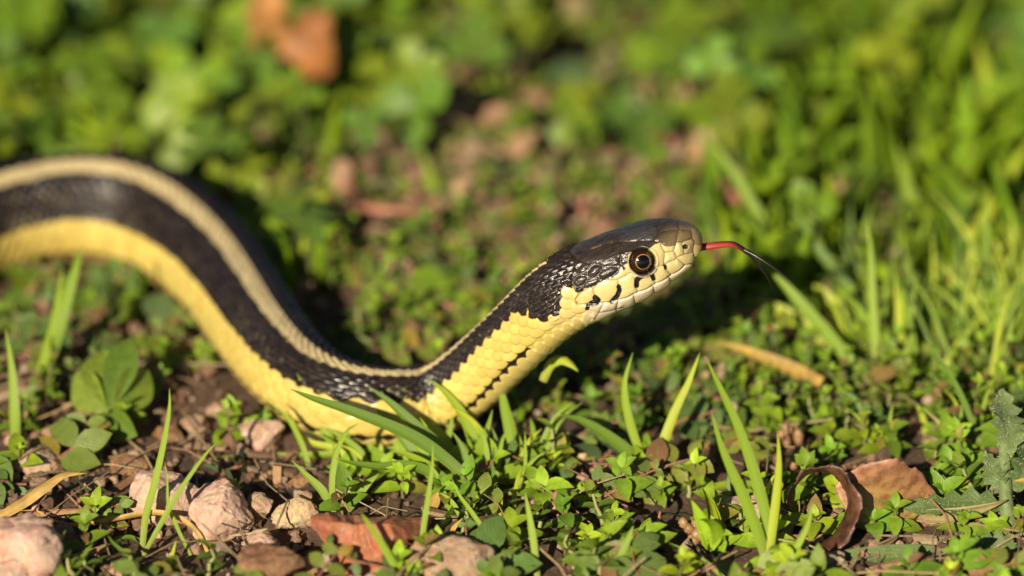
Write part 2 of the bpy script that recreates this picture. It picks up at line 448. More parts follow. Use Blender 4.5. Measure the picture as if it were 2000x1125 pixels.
    isdark = (mixr * srow + (1 - mixr) * TA + 5.2 * mixr ** 2 * (rnd2 - .5) < bord) & covered & ~belly
    hgt = np.where(isdark, hgt2 * .85, hgt)
    amp = 0.078 * Rg
    # ---- head plates traced on the side of the head
    sut = [
        # upper jaw plates and face
        [A_(690, 475), A_(775, 550)], [A_(548, 550), A_(575, 605), A_(625, 660)], [A_(390, 640), A_(430, 705), A_(455, 755)],
        [A_(225, 690), A_(240, 780), A_(255, 850)],
        [A_(865, 405), A_(770, 432), A_(690, 462), A_(670, 490), A_(550, 537), A_(548, 552), A_(445, 567)],
        [A_(845, 170), A_(855, 240), A_(880, 300), A_(866, 380), A_(868, 408), A_(885, 470)],
        [A_(855, 250), A_(780, 280), A_(740, 300), A_(682, 292)], [A_(705, 180), A_(690, 220), A_(682, 292), A_(672, 342), A_(655, 395)],
        [A_(845, 168), A_(720, 160), A_(703, 130), A_(690, 90)],
        [A_(50, 285), A_(120, 300), A_(280, 285), A_(430, 282), A_(450, 240), A_(500, 190), A_(545, 178), A_(720, 158)],
        [A_(95, 400), A_(110, 340), A_(200, 300), A_(290, 287)], [A_(430, 282), A_(500, 310), A_(540, 380), A_(560, 410)],
        [A_(380, 372), A_(440, 325), A_(495, 308)], [A_(525, 350), A_(555, 415), A_(545, 550)], [A_(560, 410), A_(655, 395), A_(690, 462)],
        [A_(745, 300), A_(742, 330), A_(764, 395), A_(770, 432)],
        [A_(0, 290), A_(60, 295), A_(110, 340)], [A_(60, 500), A_(80, 440), A_(100, 430)], [A_(60, 500), A_(75, 540), A_(110, 545), A_(150, 530)],
        [A_(190, 628), A_(135, 660), A_(40, 712)], [A_(150, 540), A_(190, 628), A_(235, 655)],
        # temple plates
        [B_(400, 180), B_(480, 250), B_(560, 290), B_(640, 300), B_(780, 340), B_(960, 332), B_(975, 200), B_(1010, 100)],
        [B_(530, 190), B_(650, 150), B_(740, 110), B_(870, 75), B_(950, 70), B_(1010, 100)],
        [B_(600, 400), B_(660, 330), B_(720, 315), B_(780, 345), B_(740, 400), B_(700, 450), B_(640, 470), B_(600, 440), B_(600, 400)],
        [B_(720, 440), B_(760, 380), B_(860, 340), B_(950, 350), B_(930, 400), B_(850, 460), B_(770, 490), B_(720, 440)],
        [B_(480, 370), B_(560, 300), B_(640, 310), B_(590, 390), B_(540, 420), B_(480, 370)],
        [B_(550, 560), B_(600, 500), B_(700, 470), B_(750, 490), B_(680, 550), B_(570, 580), B_(550, 560)],
        [B_(440, 500), B_(500, 440), B_(580, 440), B_(610, 470), B_(560, 540), B_(490, 570), B_(440, 530), B_(440, 500)],
        [B_(1030, 440), B_(950, 480), B_(925, 490), B_(820, 482), B_(720, 522), B_(665, 590)],
        [B_(940, 490), B_(945, 560), B_(950, 610), B_(920, 665), B_(865, 728)],
        [B_(470, 700), B_(540, 620), B_(620, 577), B_(660, 577), B_(682, 655), B_(672, 712), B_(612, 750)], [B_(470, 700), B_(495, 752)],
        [B_(682, 660), B_(735, 705), B_(735, 745)],
        # lower lip plates
        [A_(425, 775), A_(440, 850)], [A_(212, 875), A_(226, 960)], [A_(40, 945), A_(15, 1040)], [B_(940, 720), B_(920, 830)], [B_(780, 745), B_(730, 850)],
        [A_(600, 680), A_(625, 730)], [B_(1000, 790), B_(860, 830), B_(730, 850), B_(560, 880)],
    ]
    lip = [A_(940, 415), A_(905, 465), A_(850, 530), A_(775, 553), A_(700, 610), A_(620, 663), A_(540, 710), A_(455, 757), A_(350, 810), A_(255, 850), A_(130, 905), A_(0, 945),
           B_(1000, 690), B_(860, 730), B_(740, 745), B_(610, 756), B_(500, 756)]
    # plates zone: right of this line
    zone = [B_(385, 100), B_(385, 190), B_(470, 260), B_(470, 370), B_(430, 470), B_(440, 560), B_(520, 600), B_(470, 700), B_(490, 760), B_(600, 800), B_(720, 850), B_(560, 1000), (2000, 1000), (2000, 200), (1100, 200)]
    hd = (sv > s_head - 0.9)
    X, Y = PX[hd], PY[hd]
    dsut = np.full(X.shape, 1e9)
    for l in sut: dsut = np.minimum(dsut, seg_dist(X, Y, l))
    dlip = seg_dist(X, Y, lip)
    inz = in_poly(X, Y, zone)
    plate = 0.030 * (1 - np.exp(-(dsut / 5.0) ** 1.3)) - 0.012 * np.exp(-(dsut / 1.0) ** 2)
    plate -= 0.045 * np.exp(-(dlip / 1.5) ** 2)
    ex, ey = A_(310, 512)
    er = np.hypot(X - ex, Y - ey)
    brow = [A_(60, 445), A_(100, 432), A_(230, 398), A_(380, 370), A_(440, 330), A_(500, 308)]
    dbrow = seg_dist(X, Y, brow)
    eyep = -0.34 * sstep(27.5, 20, er) + 0.022 * np.exp(-((er - 28.5) / 2.2) ** 2)
    plate = np.where(er < 27, 0.0, plate) + eyep + 0.035 * np.exp(-(dbrow / 3.0) ** 2) * (er > 24)
    nx_, ny_ = A_(777, 347); nr = np.hypot((X - nx_), (Y - ny_))
    plate += -0.10 * sstep(5.2, 2.2, nr) + 0.012 * np.exp(-((nr - 6.2) / 1.5) ** 2)
    darkpoly = [A_(505, 308), A_(440, 326), A_(380, 372), A_(230, 400), A_(150, 440), A_(150, 520), A_(110, 545), B_(975, 345), B_(945, 395), B_(850, 468), B_(750, 510), B_(680, 560),
                B_(560, 585), B_(520, 592), B_(450, 560), B_(385, 530), B_(340, 570), B_(290, 640), B_(270, 680), B_(265, 750), B_(262, 790), B_(300, 850), B_(325, 902), B_(240, 925), B_(150, 885), B_(60, 860), B_(-40, 850),
                B_(-40, 300), (1060, 300), (1400, 300), A_(1200, 90), A_(1000, 330), A_(930, 330), A_(880, 330), A_(850, 270), A_(780, 284), A_(740, 303), A_(682, 295), A_(668, 335), A_(600, 350), A_(540, 345)]
    disp = amp * hgt * np.where(TA < 58, 1.3, 1.0)
    sub = disp[hd]; fade = np.ones_like(X)
    disp[hd] = np.where(inz, plate, np.where(in_poly(X, Y, darkpoly), (amp * hgt2 * 1.1)[hd], sub))
    streak = vnoise((X * .92 - Y * .39) / 14, (X * .39 + Y * .92) / 1.5, 14) + .6 * vnoise(X / 1.8, Y / 1.8, 15)
    disp[hd] += np.where(inz & in_poly(X, Y, darkpoly), .011 * (streak - .8), .004 * (vnoise(X / 2.5, Y / 2.5, 16) - .5))
    # keep the snout tip tidy
    disp *= sstep(0.0, 0.10, tot - sv)[:, None]
    P = P + N * disp[..., None]
    # ---- colours
    pale = np.array([0.72, 0.585, 0.165]); palelab = np.array([0.74, 0.62, 0.27]); cream = np.array([0.76, 0.66, 0.47])
    dark = np.array([0.022, 0.0165, 0.0135]); stripe = np.array([0.60, 0.50, 0.27])
    col = np.zeros(TH.shape + (3,))
    shalf = np.interp(sv, [s_frame, s_neck - 4, s_neck, s_head - .4, s_head + .25], [12, 12, 9, 8.5, 6])[:, None]
    isstripe = TA + 2.5 * (rnd - .5) < shalf
    isstripe &= (sv < s_head + 0.38)[:, None]
    col[:] = pale
    col = np.where(isdark[..., None], dark * (0.55 + 1.0 * rndb[..., None]) * (1 + .8 * keel[..., None]), pale * (0.86 + 0.20 * rnd[..., None]) * (1 - np.array([.0, .05, .18]) * rnd2[..., None]))
    # pale skin flecks between black scales
    fleck = isdark & (edge2 > 0.74) & (rndb2 > 0.66) & (TA > 28) & (vnoise(Ug / 2.5, TA / 14, 31) > .48)
    col = np.where(fleck[..., None], np.array([0.26, 0.235, 0.13]), col)
    col = np.where((isstripe & isdark)[..., None], stripe * (0.85 + .3 * rnd[..., None]), col)
    seamk = (sstep(.80, .97, edge) * ~isdark * covered)[..., None] * .55
    col = col * (1 - seamk) + np.array([0.40, 0.25, 0.055]) * seamk
    # belly, paler with the black marks along its edge
    bcol = np.array([0.73, 0.585, 0.18])
    col = np.where(belly[..., None], bcol, col)
    marks = ~belly & (VA > NR - .4) & (~covered | ((np.abs(sid2) > NR - .5) & (edge > .60) & (VA > NR + .2) & (rnd > .18)))
    marks &= (sv < s_head - 0.75)[:, None]
    col = np.where(marks[..., None], np.array([0.018, 0.014, 0.01]), col)
    # head colours
    indark = in_poly(X, Y, darkpoly)
    paleh = in_poly(X, Y, [B_(262, 790), B_(300, 850), B_(325, 902), B_(500, 1000), (1400, 640), (1400, 300), (1000, 300), B_(340, 570), B_(270, 680)]) & ~indark
    ch = col[hd]
    rn = rnd[hd]
    nz = vnoise(X / 7, Y / 3, 9) * .6 + vnoise(X / 2.2, Y / 1.4, 10) * .4
    hdark = np.array([0.040, 0.030, 0.024])
    # olive-tan snout blending into the dark crown
    tan = np.array([0.215, 0.165, 0.075])
    tt = sstep(A_(400, 0)[0], A_(760, 0)[0], X + 0.55 * (Y - 460)) * sstep(430, 462, Y + 0.12 * (X - 1300))
    nst = vnoise((X * .92 - Y * .39) / 16, (X * .39 + Y * .92) / 1.6, 14)
    crown = hdark * (0.35 + 0.7 * nz[..., None] + .65 * nst[..., None])
    frontal = in_poly(X, Y, [A_(55, 282), A_(110, 205), A_(250, 145), A_(440, 120), A_(465, 200), A_(435, 275), A_(280, 283), A_(120, 297)])
    crown = np.where(frontal[..., None], np.array([0.052, 0.049, 0.050]) * (0.3 + .6 * nz[..., None] + .8 * nst[..., None]), crown)
    crown = crown * (1 - tt[..., None]) + tan * tt[..., None]
    crown_zone = inz & indark
    ch = np.where(crown_zone[..., None], crown, ch)
    ids = (np.round(sid[hd]).astype(np.int64) + 20000) * 1000 + np.round(sid2[hd]).astype(np.int64) + 100
    uq, inv = np.unique(ids.ravel(), return_inverse=True); inv = inv.reshape(-1)
    frac = np.bincount(inv, indark.astype(float).ravel()) / np.bincount(inv)
    indark = np.where(inz, indark, (frac[inv] > .5).reshape(indark.shape))
    paleh = np.where(inz, paleh, paleh | (~indark & (X > B_(150, 0)[0]) & (Y < B_(0, 1000)[1])))
    paleh &= ~indark
    darkneck = indark & ~inz & (X > B_(-30, 0)[0]) & (ch.sum(-1) > 0.3) & ~(isstripe[hd])
    ch = np.where(darkneck[..., None], dark * (0.55 + 1.0 * rndb[hd][..., None]) * (1 + .8 * keel[hd][..., None]), ch)
    blend = sstep(1085, 1200, X)[..., None]
    pl = palelab * blend + np.array([0.72, 0.55, 0.19]) * (1 - blend)
    below = np.zeros(X.shape, bool)
    lipa = np.array(sorted(lip)); ly = np.interp(X, lipa[:, 0], lipa[:, 1])
    below = (Y > ly) & (X > B_(560, 0)[0])
    pl = np.where(below[..., None], cream * sstep(1120, 1180, X)[..., None] + pl * (1 - sstep(1120, 1180, X)[..., None]), pl)
    pl = pl * (0.93 + .1 * nz[..., None])
    snt = (sstep(A_(560, 0)[0], A_(900, 0)[0], X) * sstep(A_(0, 560)[1], A_(0, 360)[1], Y))[..., None] * 0.85
    pl = pl * (1 - snt) + np.array([0.37, 0.295, 0.13]) * snt
    sk = (sstep(.78, .96, edge[hd]) * ~inz * covered[hd])[..., None] * .6
    pl = pl * (1 - sk) + np.array([0.36, 0.22, 0.06]) * sk
    ch = np.where(paleh[..., None], pl, ch)
    # dark sutures are real seams of dark skin; black bars between the lip plates
    seam = np.exp(-(dsut / 0.75) ** 2)[..., None] * (inz[..., None]) * 0.75
    ch = ch * (1 - seam) + np.array([0.035, 0.026, 0.018]) * seam
    ls = np.exp(-(dlip / 0.7) ** 2)[..., None] * 0.8; ch = ch * (1 - ls) + np.array([0.05, 0.035, 0.02]) * ls
    bars = [([A_(300, 662), A_(262, 690), A_(243, 720), A_(240, 775)], 3.2), ([A_(440, 590), A_(405, 625), A_(415, 665), A_(428, 698)], 2.8), ([A_(552, 555), A_(560, 585)], 2.0),
            ([B_(948, 560), B_(955, 600), B_(930, 655), B_(870, 722)], 3.0), ([B_(690, 680), B_(720, 705), B_(715, 728), B_(650, 742)], 3.6), ([B_(612, 770), B_(600, 800)], 2.6),
            ([B_(520, 600), B_(545, 590), B_(500, 580)], 2.2), ([A_(380, 655), A_(290, 660), A_(240, 650)], 1.5), ([B_(930, 400), B_(870, 445)], 2.6), ([B_(975, 345), B_(1000, 360)], 2.4)]
    for l, wdt in bars:
        d = seg_dist(X, Y, l); k = sstep(wdt * 1.55 + .5, wdt * 1.55 - .5, d)[..., None]
        ch = ch * (1 - k) + np.array([0.010, 0.008, 0.010]) * k
    # warm dashes along the crown's median seam, pale brow edge, eye ring, nostril
    dm = seg_dist(X, Y, [B_(640, 152), B_(740, 112), B_(870, 75)]); k = (np.exp(-(dm / 1.1) ** 2) * (vnoise(X / 4, Y / 4, 12) > .45))[..., None] * .7
    ch = ch * (1 - k) + np.array([0.45, 0.33, 0.12]) * k
    k = (np.exp(-((er - 28.6) / 1.4) ** 2) * (Y > ey - 6))[..., None] * .8; ch = ch * (1 - k) + np.array([0.55, 0.44, 0.30]) * k
    k = sstep(27.0, 25.5, er)[..., None]; ch = ch * (1 - k) + np.array([0.012, 0.008, 0.006]) * k
    k = sstep(5.4, 4.2, nr)[..., None]; ch = ch * (1 - k) + np.array([0.02, 0.014, 0.01]) * k
    col[hd] = ch
    ns = len(sv)
    idx = np.arange(ns * NT).reshape(ns, NT)
    F = np.stack([idx[:-1, :], idx[1:, :], np.roll(idx, -1, 1)[1:, :], np.roll(idx, -1, 1)[:-1, :]], -1).reshape(-1, 4)[:, ::-1]
    # skin material
    m, nt2, b = new_mat('snake_skin')
    a = node(nt2, 'ShaderNodeAttribute', attribute_name='Col')
    n = noise_out(nt2, 22, 4)
    c = mixc(nt2, ramp(nt2, n, [(0.3, 0.0), (0.75, 0.22)]), a.outputs['Color'], mixc(nt2, 0.5, a.outputs['Color'], (0.02, 0.015, 0.01)))
    c = mixc(nt2, ramp(nt2, noise_out(nt2, 3.2, 5), [(0.40, 0.30), (0.62, 0.0)]), c, mixc(nt2, 1.0, c, (0.72, 0.60, 0.45), 'MULTIPLY'))
    nt2.links.new(c, b.inputs['Base Color'])
    nt2.links.new(ramp(nt2, n, [(0.3, 0.16), (0.75, 0.42)]), b.inputs['Roughness'])
    b.inputs['Specular IOR Level'].default_value = 0.6
    b.inputs['Subsurface Weight'].default_value = 0.0
    bump(nt2, b, noise_out(nt2, 34, 5, rough=0.7), 0.30, 0.014)
    root = thing('garter_snake', 'black and yellow striped snake raising its head, red tongue out', 'snake', tuple(C[np.searchsorted(sv, s_neck), :3] * [1, 1, 0]))
    body = obj('body', mesh_np('snake_body', local(P.reshape(-1, 3), root), F, m, col=col.reshape(-1, 3)), root)
    body['label'] = 'scaly black body with yellow side and cream back stripe'
    # ---- eye: concentric zones of one ball
    eye_dep = None
    hi = np.argmin((PX - ex) ** 2 + (PY - ey) ** 2 + 1e6 * (TH < 0))
    base = C[hi // NT, :3]; Lh = L2[hi // NT]; Dh = D2[hi // NT]; Th = T[hi // NT]
    surf = (P - N * disp[..., None]).reshape(-1, 3)[hi]; Nh = N.reshape(-1, 3)[hi]
    er_cm = 24.0 / PXCM
    # eyeball axis: outwards from the head, a bit forward
    ax = nrm(Nh + 0.12 * Th - 0.1 * Dh)
    ball = er_cm * 1.13; cen = surf + Nh * 0.035 - ax * ball * 0.86
    def zone_mesh(name, a0, a1, mat, n=48, rings=8, lift=0.0):
        e1 = nrm(np.cross(ax, [0, 0, 1.0])); e2 = np.cross(ax, e1)
        V = []; 
        for i in range(rings + 1):
            al = a0 + (a1 - a0) * i / rings
            for k in range(n):
                p = 2 * math.pi * k / n
                V.append(cen + (ball + lift) * (math.cos(al) * ax + math.sin(al) * (math.cos(p) * e1 + math.sin(p) * e2)))
        F = [[i * n + k, i * n + (k + 1) % n, (i + 1) * n + (k + 1) % n, (i + 1) * n + k] for i in range(rings) for k in range(n)]
        return mesh_np(name, local(V, root), np.array(F)[:, ::-1], mat)
    def wet(name, c, c2=None):
        m, nt3, b3 = new_mat(name); n3 = noise_out(nt3, 26, 3)
        nt3.links.new(mixc(nt3, ramp(nt3, n3, [(0.35, 0.0), (0.7, 1.0)]), c, c2 or c), b3.inputs['Base Color'])
        b3.inputs['Roughness'].default_value = 0.12; b3.inputs['Coat Weight'].default_value = 1.0; b3.inputs['Coat Roughness'].default_value = 0.03; return m
    eye = obj('eye', zone_mesh('eyeball', 0.60, 1.75, wet('dark_iris', (0.012, 0.005, 0.003), (0.028, 0.010, 0.004)), rings=16), root)
    eye['label'] = 'round dark brown eye with orange ring'
    obj('iris', zone_mesh('iris', 0.535, 0.60, wet('orange_iris', (0.52, 0.24, 0.06), (0.36, 0.14, 0.03)), rings=3), eye)
    obj('pupil', zone_mesh('pupil', 0.001, 0.535, wet('black_pupil', (0.002, 0.002, 0.003)), rings=8), eye)
    # ---- tongue: flattened, red turning black, with two tips
    def tape(path, widths, thick, name, colf, parent, twist=0.5):
        Pt = catmull(np.array(path), 10); n = len(Pt); tt_ = np.linspace(0, 1, n)
        w = np.interp(tt_, np.linspace(0, 1, len(widths)), widths)
        Tt = nrm(np.gradient(Pt, axis=0)); side = nrm(np.cross(Tt, FWD)); 
        side = nrm(side * math.cos(twist) + FWD * math.sin(twist)); up = np.cross(side, Tt)
        V = []; Cc = []
        for i in range(n):
            for k in range(12):
                a2 = 2 * math.pi * k / 12
                g = 1 - 0.45 * max(0, math.sin(a2)) * (abs(math.cos(a2)) < .4)
                V.append(Pt[i] + side[i] * math.cos(a2) * w[i] + up[i] * math.sin(a2) * w[i] * thick * g); Cc.append(colf(tt_[i], a2))
        F = [[i * 12 + k, i * 12 + (k + 1) % 12, (i + 1) * 12 + (k + 1) % 12, (i + 1) * 12 + k] for i in range(n - 1) for k in range(12)]
        mt, n5, b5 = new_mat(name + '_skin'); at = node(n5, 'ShaderNodeAttribute', attribute_name='Col'); n5.links.new(at.outputs['Color'], b5.inputs['Base Color'])
        b5.inputs['Roughness'].default_value = 0.28; b5.inputs['Subsurface Weight'].default_value = 0.0
        return obj(name, mesh_np(name, local(V, root), F, mt, col=np.array(Cc)), parent)
    red = np.array([0.30, 0.026, 0.020]); blk = np.array([0.020, 0.010, 0.010])
    def cf(t, a): k = max(float(sstep(.55, .80, np.array(t + 0.18 * math.cos(a)))), float(sstep(.3, .8, np.array(math.cos(a))) * sstep(.25, .5, np.array(t)))); return red * (1 - k) + blk * k
    c1 = [at_depth(1352, 484, 1.02), at_depth(1368, 483, 1.00), at_depth(1390, 480, 0.98), at_depth(1412, 477.5, 0.97), at_depth(1432, 477.5, 0.97), at_depth(1447, 484, 1.00), at_depth(1461, 495, 1.03)]
    tg = tape(c1, [.066, .072, .068, .064, .058, .050, .042], 0.32, 'tongue', cf, root, 0.15); tg['label'] = 'red forked tongue with black tips'
    tape([at_depth(1454, 489, 1.02), at_depth(1471, 506, 1.06), at_depth(1487, 526, 1.15), at_depth(1501, 547, 1.3), at_depth(1513, 570, 1.5)], [.034, .030, .024, .016, .005], 0.6, 'tongue_tip', lambda t, a: blk, tg)
    tape([at_depth(1454, 487, 1.02), at_depth(1478, 500, .97), at_depth(1503, 517, .88), at_depth(1528, 535, .75), at_depth(1552, 553, .6)], [.034, .030, .024, .016, .005], 0.6, 'tongue_tip', lambda t, a: blk, tg)
    snake_axis = (C[:, :3], R)
build_snake()

# ------------------------------------------------------------------ plant geometry
def leaf_geo(L, W, nl=6, nc=2, fold=0.25, curl=0.25, tip=1.0, bpow=0.6, lobes=0, wave=0.0, seed=0, rag=0.0):
    """leaf along +Y from the origin, upper face +Z; nc columns each side of the midrib"""
    t = np.linspace(0, 1, nl + 1)
    w = W * .5 * (np.sin(np.pi * t ** bpow) ** 0.85 if tip < 1.5 else np.sin(np.pi * t ** bpow) ** 1.25)
    w = np.maximum(w, 0.02 * W); w[-1] = 0.004 * W
    if lobes:
        w = w * (0.55 + 0.6 * np.abs(((t * lobes) % 1.0) - 0.5) * 2 * (1 - 0.3 * t))
    if rag: w = w * (1 + rag * (vnoise(t * 9 + seed, t * 0 + 3.3, 5) - .6) + .5 * rag * (vnoise(t * 27 + seed, t * 0 + 7.3, 6) - .5))
    V = []; UV = []
    c = np.linspace(-1, 1, 2 * nc + 1)
    rg = np.random.default_rng(seed)
    ph = rg.random(3) * 6
    for i, ti in enumerate(t):
        ang = curl * ti
        y = L * (math.sin(ang) / curl * 1.0 if abs(curl) > 1e-4 else ti); z0 = -L * ((1 - math.cos(ang)) / curl if abs(curl) > 1e-4 else 0)
        for ci in c:
            x = ci * w[i]; z = z0 + fold * abs(ci) * w[i] + wave * W * abs(ci) * math.sin(9 * ti + ph[0] + (2 if ci > 0 else 0))
            V.append((x, y - 0.0 * abs(ci), z)); UV.append((ci * .5 + .5, ti))
    k = 2 * nc + 1
    F = [(i * k + j, i * k + j + 1, (i + 1) * k + j + 1, (i + 1) * k + j) for i in range(nl) for j in range(2 * nc)]
    return np.array(V), np.array(F), np.array(UV)

def tube_geo(P, r, n=6):
    P = np.asarray(P, float); T = nrm(np.gradient(P, axis=0)); ref = np.array([0.3, 1, 0.2])
    a = nrm(np.cross(T, ref)); b = np.cross(T, a); r = np.broadcast_to(r, (len(P),))
    V = []
    for i in range(len(P)):
        for k in range(n):
            q = 2 * math.pi * k / n; V.append(P[i] + r[i] * (math.cos(q) * a[i] + math.sin(q) * b[i]))
    F = [(i * n + k, i * n + (k + 1) % n, (i + 1) * n + (k + 1) % n, (i + 1) * n + k) for i in range(len(P) - 1) for k in range(n)]
    UV = [(k / n, i / (len(P) - 1)) for i in range(len(P)) for k in range(n)]
    return np.array(V), np.array(F), np.array(UV)

def frame_from(y, z):
    """rotation whose +Y is y and whose +Z is close to z"""
    y = nrm(y); x = nrm(np.cross(y, z)); z = np.cross(x, y)
    return np.stack([x, y, z], 1)

def mat4(R, t, s=1.0):
    m = Matrix.Identity(4)
    for i in range(3):
        for j_ in range(3): m[i][j_] = float(R[i, j_]) * s
        m[i][3] = float(t[i])
    return m

def rotz(a): c, s = math.cos(a), math.sin(a); return np.array([[c, -s, 0], [s, c, 0], [0, 0, 1.0]])
def rotx(a): c, s = math.cos(a), math.sin(a); return np.array([[1, 0, 0], [0, c, -s], [0, s, c]])
def sunward(rg, lo=.25, hi=.75):
    """leaves turn their faces to the low sun"""
    return rotz(rg.normal(-.25, .25)) @ rotx(rg.uniform(lo, hi)) @ rotz(.25)

class Mass:
    """collects many pieces into the arrays of one mesh"""
    def __init__(s): s.V = []; s.F = []; s.U = []; s.C = []; s.n = 0
    def add(s, g, R, t, sc, col):
        V, F, UV = g
        s.V.append((V * sc) @ R.T + t); s.F.append(F + s.n); s.U.append(UV); s.C.append(np.broadcast_to(col, (len(V), 3))); s.n += len(V)
    def build(s, name, mat, label, cat):
        o = obj(name, mesh_np(name, np.concatenate(s.V), np.concatenate(s.F), mat, np.concatenate(s.U), np.concatenate(s.C)))
        o['kind'] = 'stuff'; tag(o, label, cat); return o

LUSH = (1.22, 1.18, 0.72)
def jitcol(rg, c, a=0.25, tone=(1, 1, 1)):
    k = 1 + a * (rg.random() * 2 - 1); h = 0.12 * (rg.random() * 2 - 1)
    return np.array([c[0] * k * (1 + h) * tone[0], c[1] * k * tone[1], c[2] * k * (1 - h) * tone[2]])

# ------------------------------------------------------------------ where things may grow
AX, AR = snake_axis
AXs, ARs = AX[::12], AR[::12]
low = AXs[:, 2] < ARs * 1.6 + 0.6
AXl, ARl = AXs[low], ARs[low]
def snake_gap(x, y):
    d = np.hypot(AXl[:, 0] - x, AXl[:, 1] - y) - ARl
    return d.min()

def region(px, py):
    """relative densities: clover, chickweed, spurge, grass, bare"""
    if py < 330:
        if px < 720: return (1.0, .3, .35, .25)
        if px < 1120: return (.12, .25, .8, .04) if py > 160 else (.8, .35, .6, .2)
        if px < 1480: return (.5, .4, .8, .03)
        return (.5, .45, .35, 1.3)
    if py < 620:
        if px < 640: return (.5, .5, .5, .12)
        if px < 1380: return (.02, .5, .9, .0)
        return (.12, .8, .5, 1.5)
    if py < 900:
        if px < 480: return (.0, .40, .45, .03)
        if px < 1000: return (.0, .8, .7, .0)
        if px < 1400: return (.0, .75, .9, .0)
        return (.0, 1.9, .55, .08)
    if px < 620: return (.0, .12, .28, .0)
    if px < 820: return (.0, .5, .35, .03)
    if px < 1480: return (.0, 1.3, 1.0, .03)
    return (.0, .75, .40, .0)

# ------------------------------------------------------------------ ground cover masses
LG = {'clover': [leaf_geo(1, .92, 5, 1, .22, .35, bpow=1.25, seed=i) for i in range(3)],
      'chick': [leaf_geo(1, .55, 5, 1, .3, .5 + .2 * i, bpow=.75, seed=i) for i in range(3)],
      'spurge': [leaf_geo(1, .62, 5, 1, .12, .15 + .2 * i, bpow=.9, seed=i) for i in range(3)]}
def blade_unit(n=7, curl=1.0):
    t = np.linspace(0, 1, n + 1); V = []; UV = []
    for ti in t:
        a = curl * ti * ti
        y = ti * (1 - .25 * abs(curl) * ti * ti); x0 = math.sin(a) * ti * .6
        w = .5 * (1 - ti ** 2.2) * (0.75 + .5 * min(1, ti * 4)) + .01
        for c in (-1, 0, 1): V.append((c * w, x0 + (0.35 * w if c == 0 else 0), y)); UV.append((c * .5 + .5, ti))
    F = [(i * 3 + j, i * 3 + j + 1, (i + 1) * 3 + j + 1, (i + 1) * 3 + j) for i in range(n) for j in range(2)]
    return np.array(V, float), np.array(F), np.array(UV)
BL = [blade_unit(7, c) for c in (.15, .5, .9, 1.3)]

clover, chick, spurge, lawn, stems, fruit = Mass(), Mass(), Mass(), Mass(), Mass(), Mass()
ICO = None
def ico(n=1):
    import bmesh
    bm = bmesh.new(); bmesh.ops.create_icosphere(bm, subdivisions=n, radius=1.0)
    V = np.array([v.co[:] for v in bm.verts]); F = np.array([[v.index for v in f.verts] for f in bm.faces]); bm.free()
    return V, F
IV, IF = ico(1)
CAPS = (IV * [1, 1, 1.15], np.concatenate([IF, IF[:, :1]], 1), np.zeros((len(IV), 2)))


def put_clover(rg, x, y, z, h, size, colr):
    lean = rg.normal(0, .25, 2); top = np.array([x + lean[0] * h, y + lean[1] * h, z + h])
    P = np.array([[x, y, z - .1], [x + lean[0] * h * .3, y + lean[1] * h * .3, z + h * .55], top])
    g = tube_geo(P, 0.035, 3); stems.add(g, np.eye(3), np.zeros(3), 1, (0.16, 0.20, 0.05))
    a0 = rg.random() * 6.28; tilt = rg.uniform(-.1, .55); c = jitcol(rg, colr, .28, LUSH)
    TL = sunward(rg, -.15, .95); tl = rotz(rg.random() * 6.28) @ rotx(rg.normal(0, .45))
    for k in range(3):
        R = tl @ rotz(a0 + k * 2.094) @ rotx(tilt - .2)
        clover.add(LG['clover'][rg.integers(3)], TL @ R, top, size * rg.uniform(.85, 1.1), c * rg.uniform(.9, 1.1))

def put_sprig(rg, mass, kind, x, y, z, h, size, colr, nodes, prostrate=False, stemc=(0.25, 0.24, 0.09)):
    az = rg.random() * 6.28; d = np.array([math.cos(az), math.sin(az), 0])
    lean = rg.uniform(.7, 1.1) if prostrate else rg.uniform(.05, .5)
    P = []
    for i in range(nodes + 1):
        t = i / nodes
        P.append(np.array([x, y, z]) + d * h * lean * t + np.array([0, 0, h * t * (.28 if prostrate else 1) + .04]))
    P = np.array(P); P[1:-1] += rg.normal(0, h * .03, (nodes - 1, 3))
    stems.add(tube_geo(P, np.linspace(.045, .02, nodes + 1), 3), np.eye(3), np.zeros(3), 1, stemc)
    c0 = jitcol(rg, colr, .28, LUSH)
    T = nrm(np.gradient(P, axis=0))
    for i in range(1, nodes + 1):
        t = i / nodes; s = size * (1.05 - .45 * t) * rg.uniform(.62, 1.28)
        for k in range(2 if i < nodes else 4):
            a = i * 1.571 + k * (math.pi if i < nodes else 1.571) + rg.normal(0, .2)
            if prostrate: 
                side = rotz((az - 1.571) + (1.25 if k % 2 else -1.25) + rg.normal(0, .25)); R = side @ rotx(rg.uniform(-.25, .3)) @ np.eye(3)
            else:
                R = rotz(a) @ rotx(rg.uniform(-.1, .6) + .5 * t)
            s *= 1.0 if i < nodes else rg.uniform(.6, 1.15)
            cc = c0 * (1 + .25 * (t > .8) * (not prostrate)) * rg.uniform(.85, 1.15)
            if rg.random() < .07: cc = np.array([(.42, .36, .05), (.34, .20, .07), (.36, .15, .09)][rg.integers(3)]) * rg.uniform(.7, 1.1)
            elif prostrate and rg.random() < .16: cc = cc * [1.5, .85, .8]
            mass.add(LG[kind][rg.integers(3)], sunward(rg, .3 if prostrate else .15, .9 if prostrate else .6) @ R, P[i], s, cc)

def put_tuft(rg, x, y, z, h, n, w, colr):
    for k in range(n):
        R = rotz(rg.random() * 6.28) @ rotx(-rg.uniform(0, .5))
        hh = h * rg.uniform(.55, 1.1); g = BL[rg.integers(4)]
        V = g[0] * np.array([w / hh * rg.uniform(.8, 1.3), 1, 1])
        lawn.add((V, g[1], g[2]), R, np.array([x + rg.normal(0, .12), y + rg.normal(0, .12), z - .05]), hh, jitcol(rg, colr, .3, LUSH))

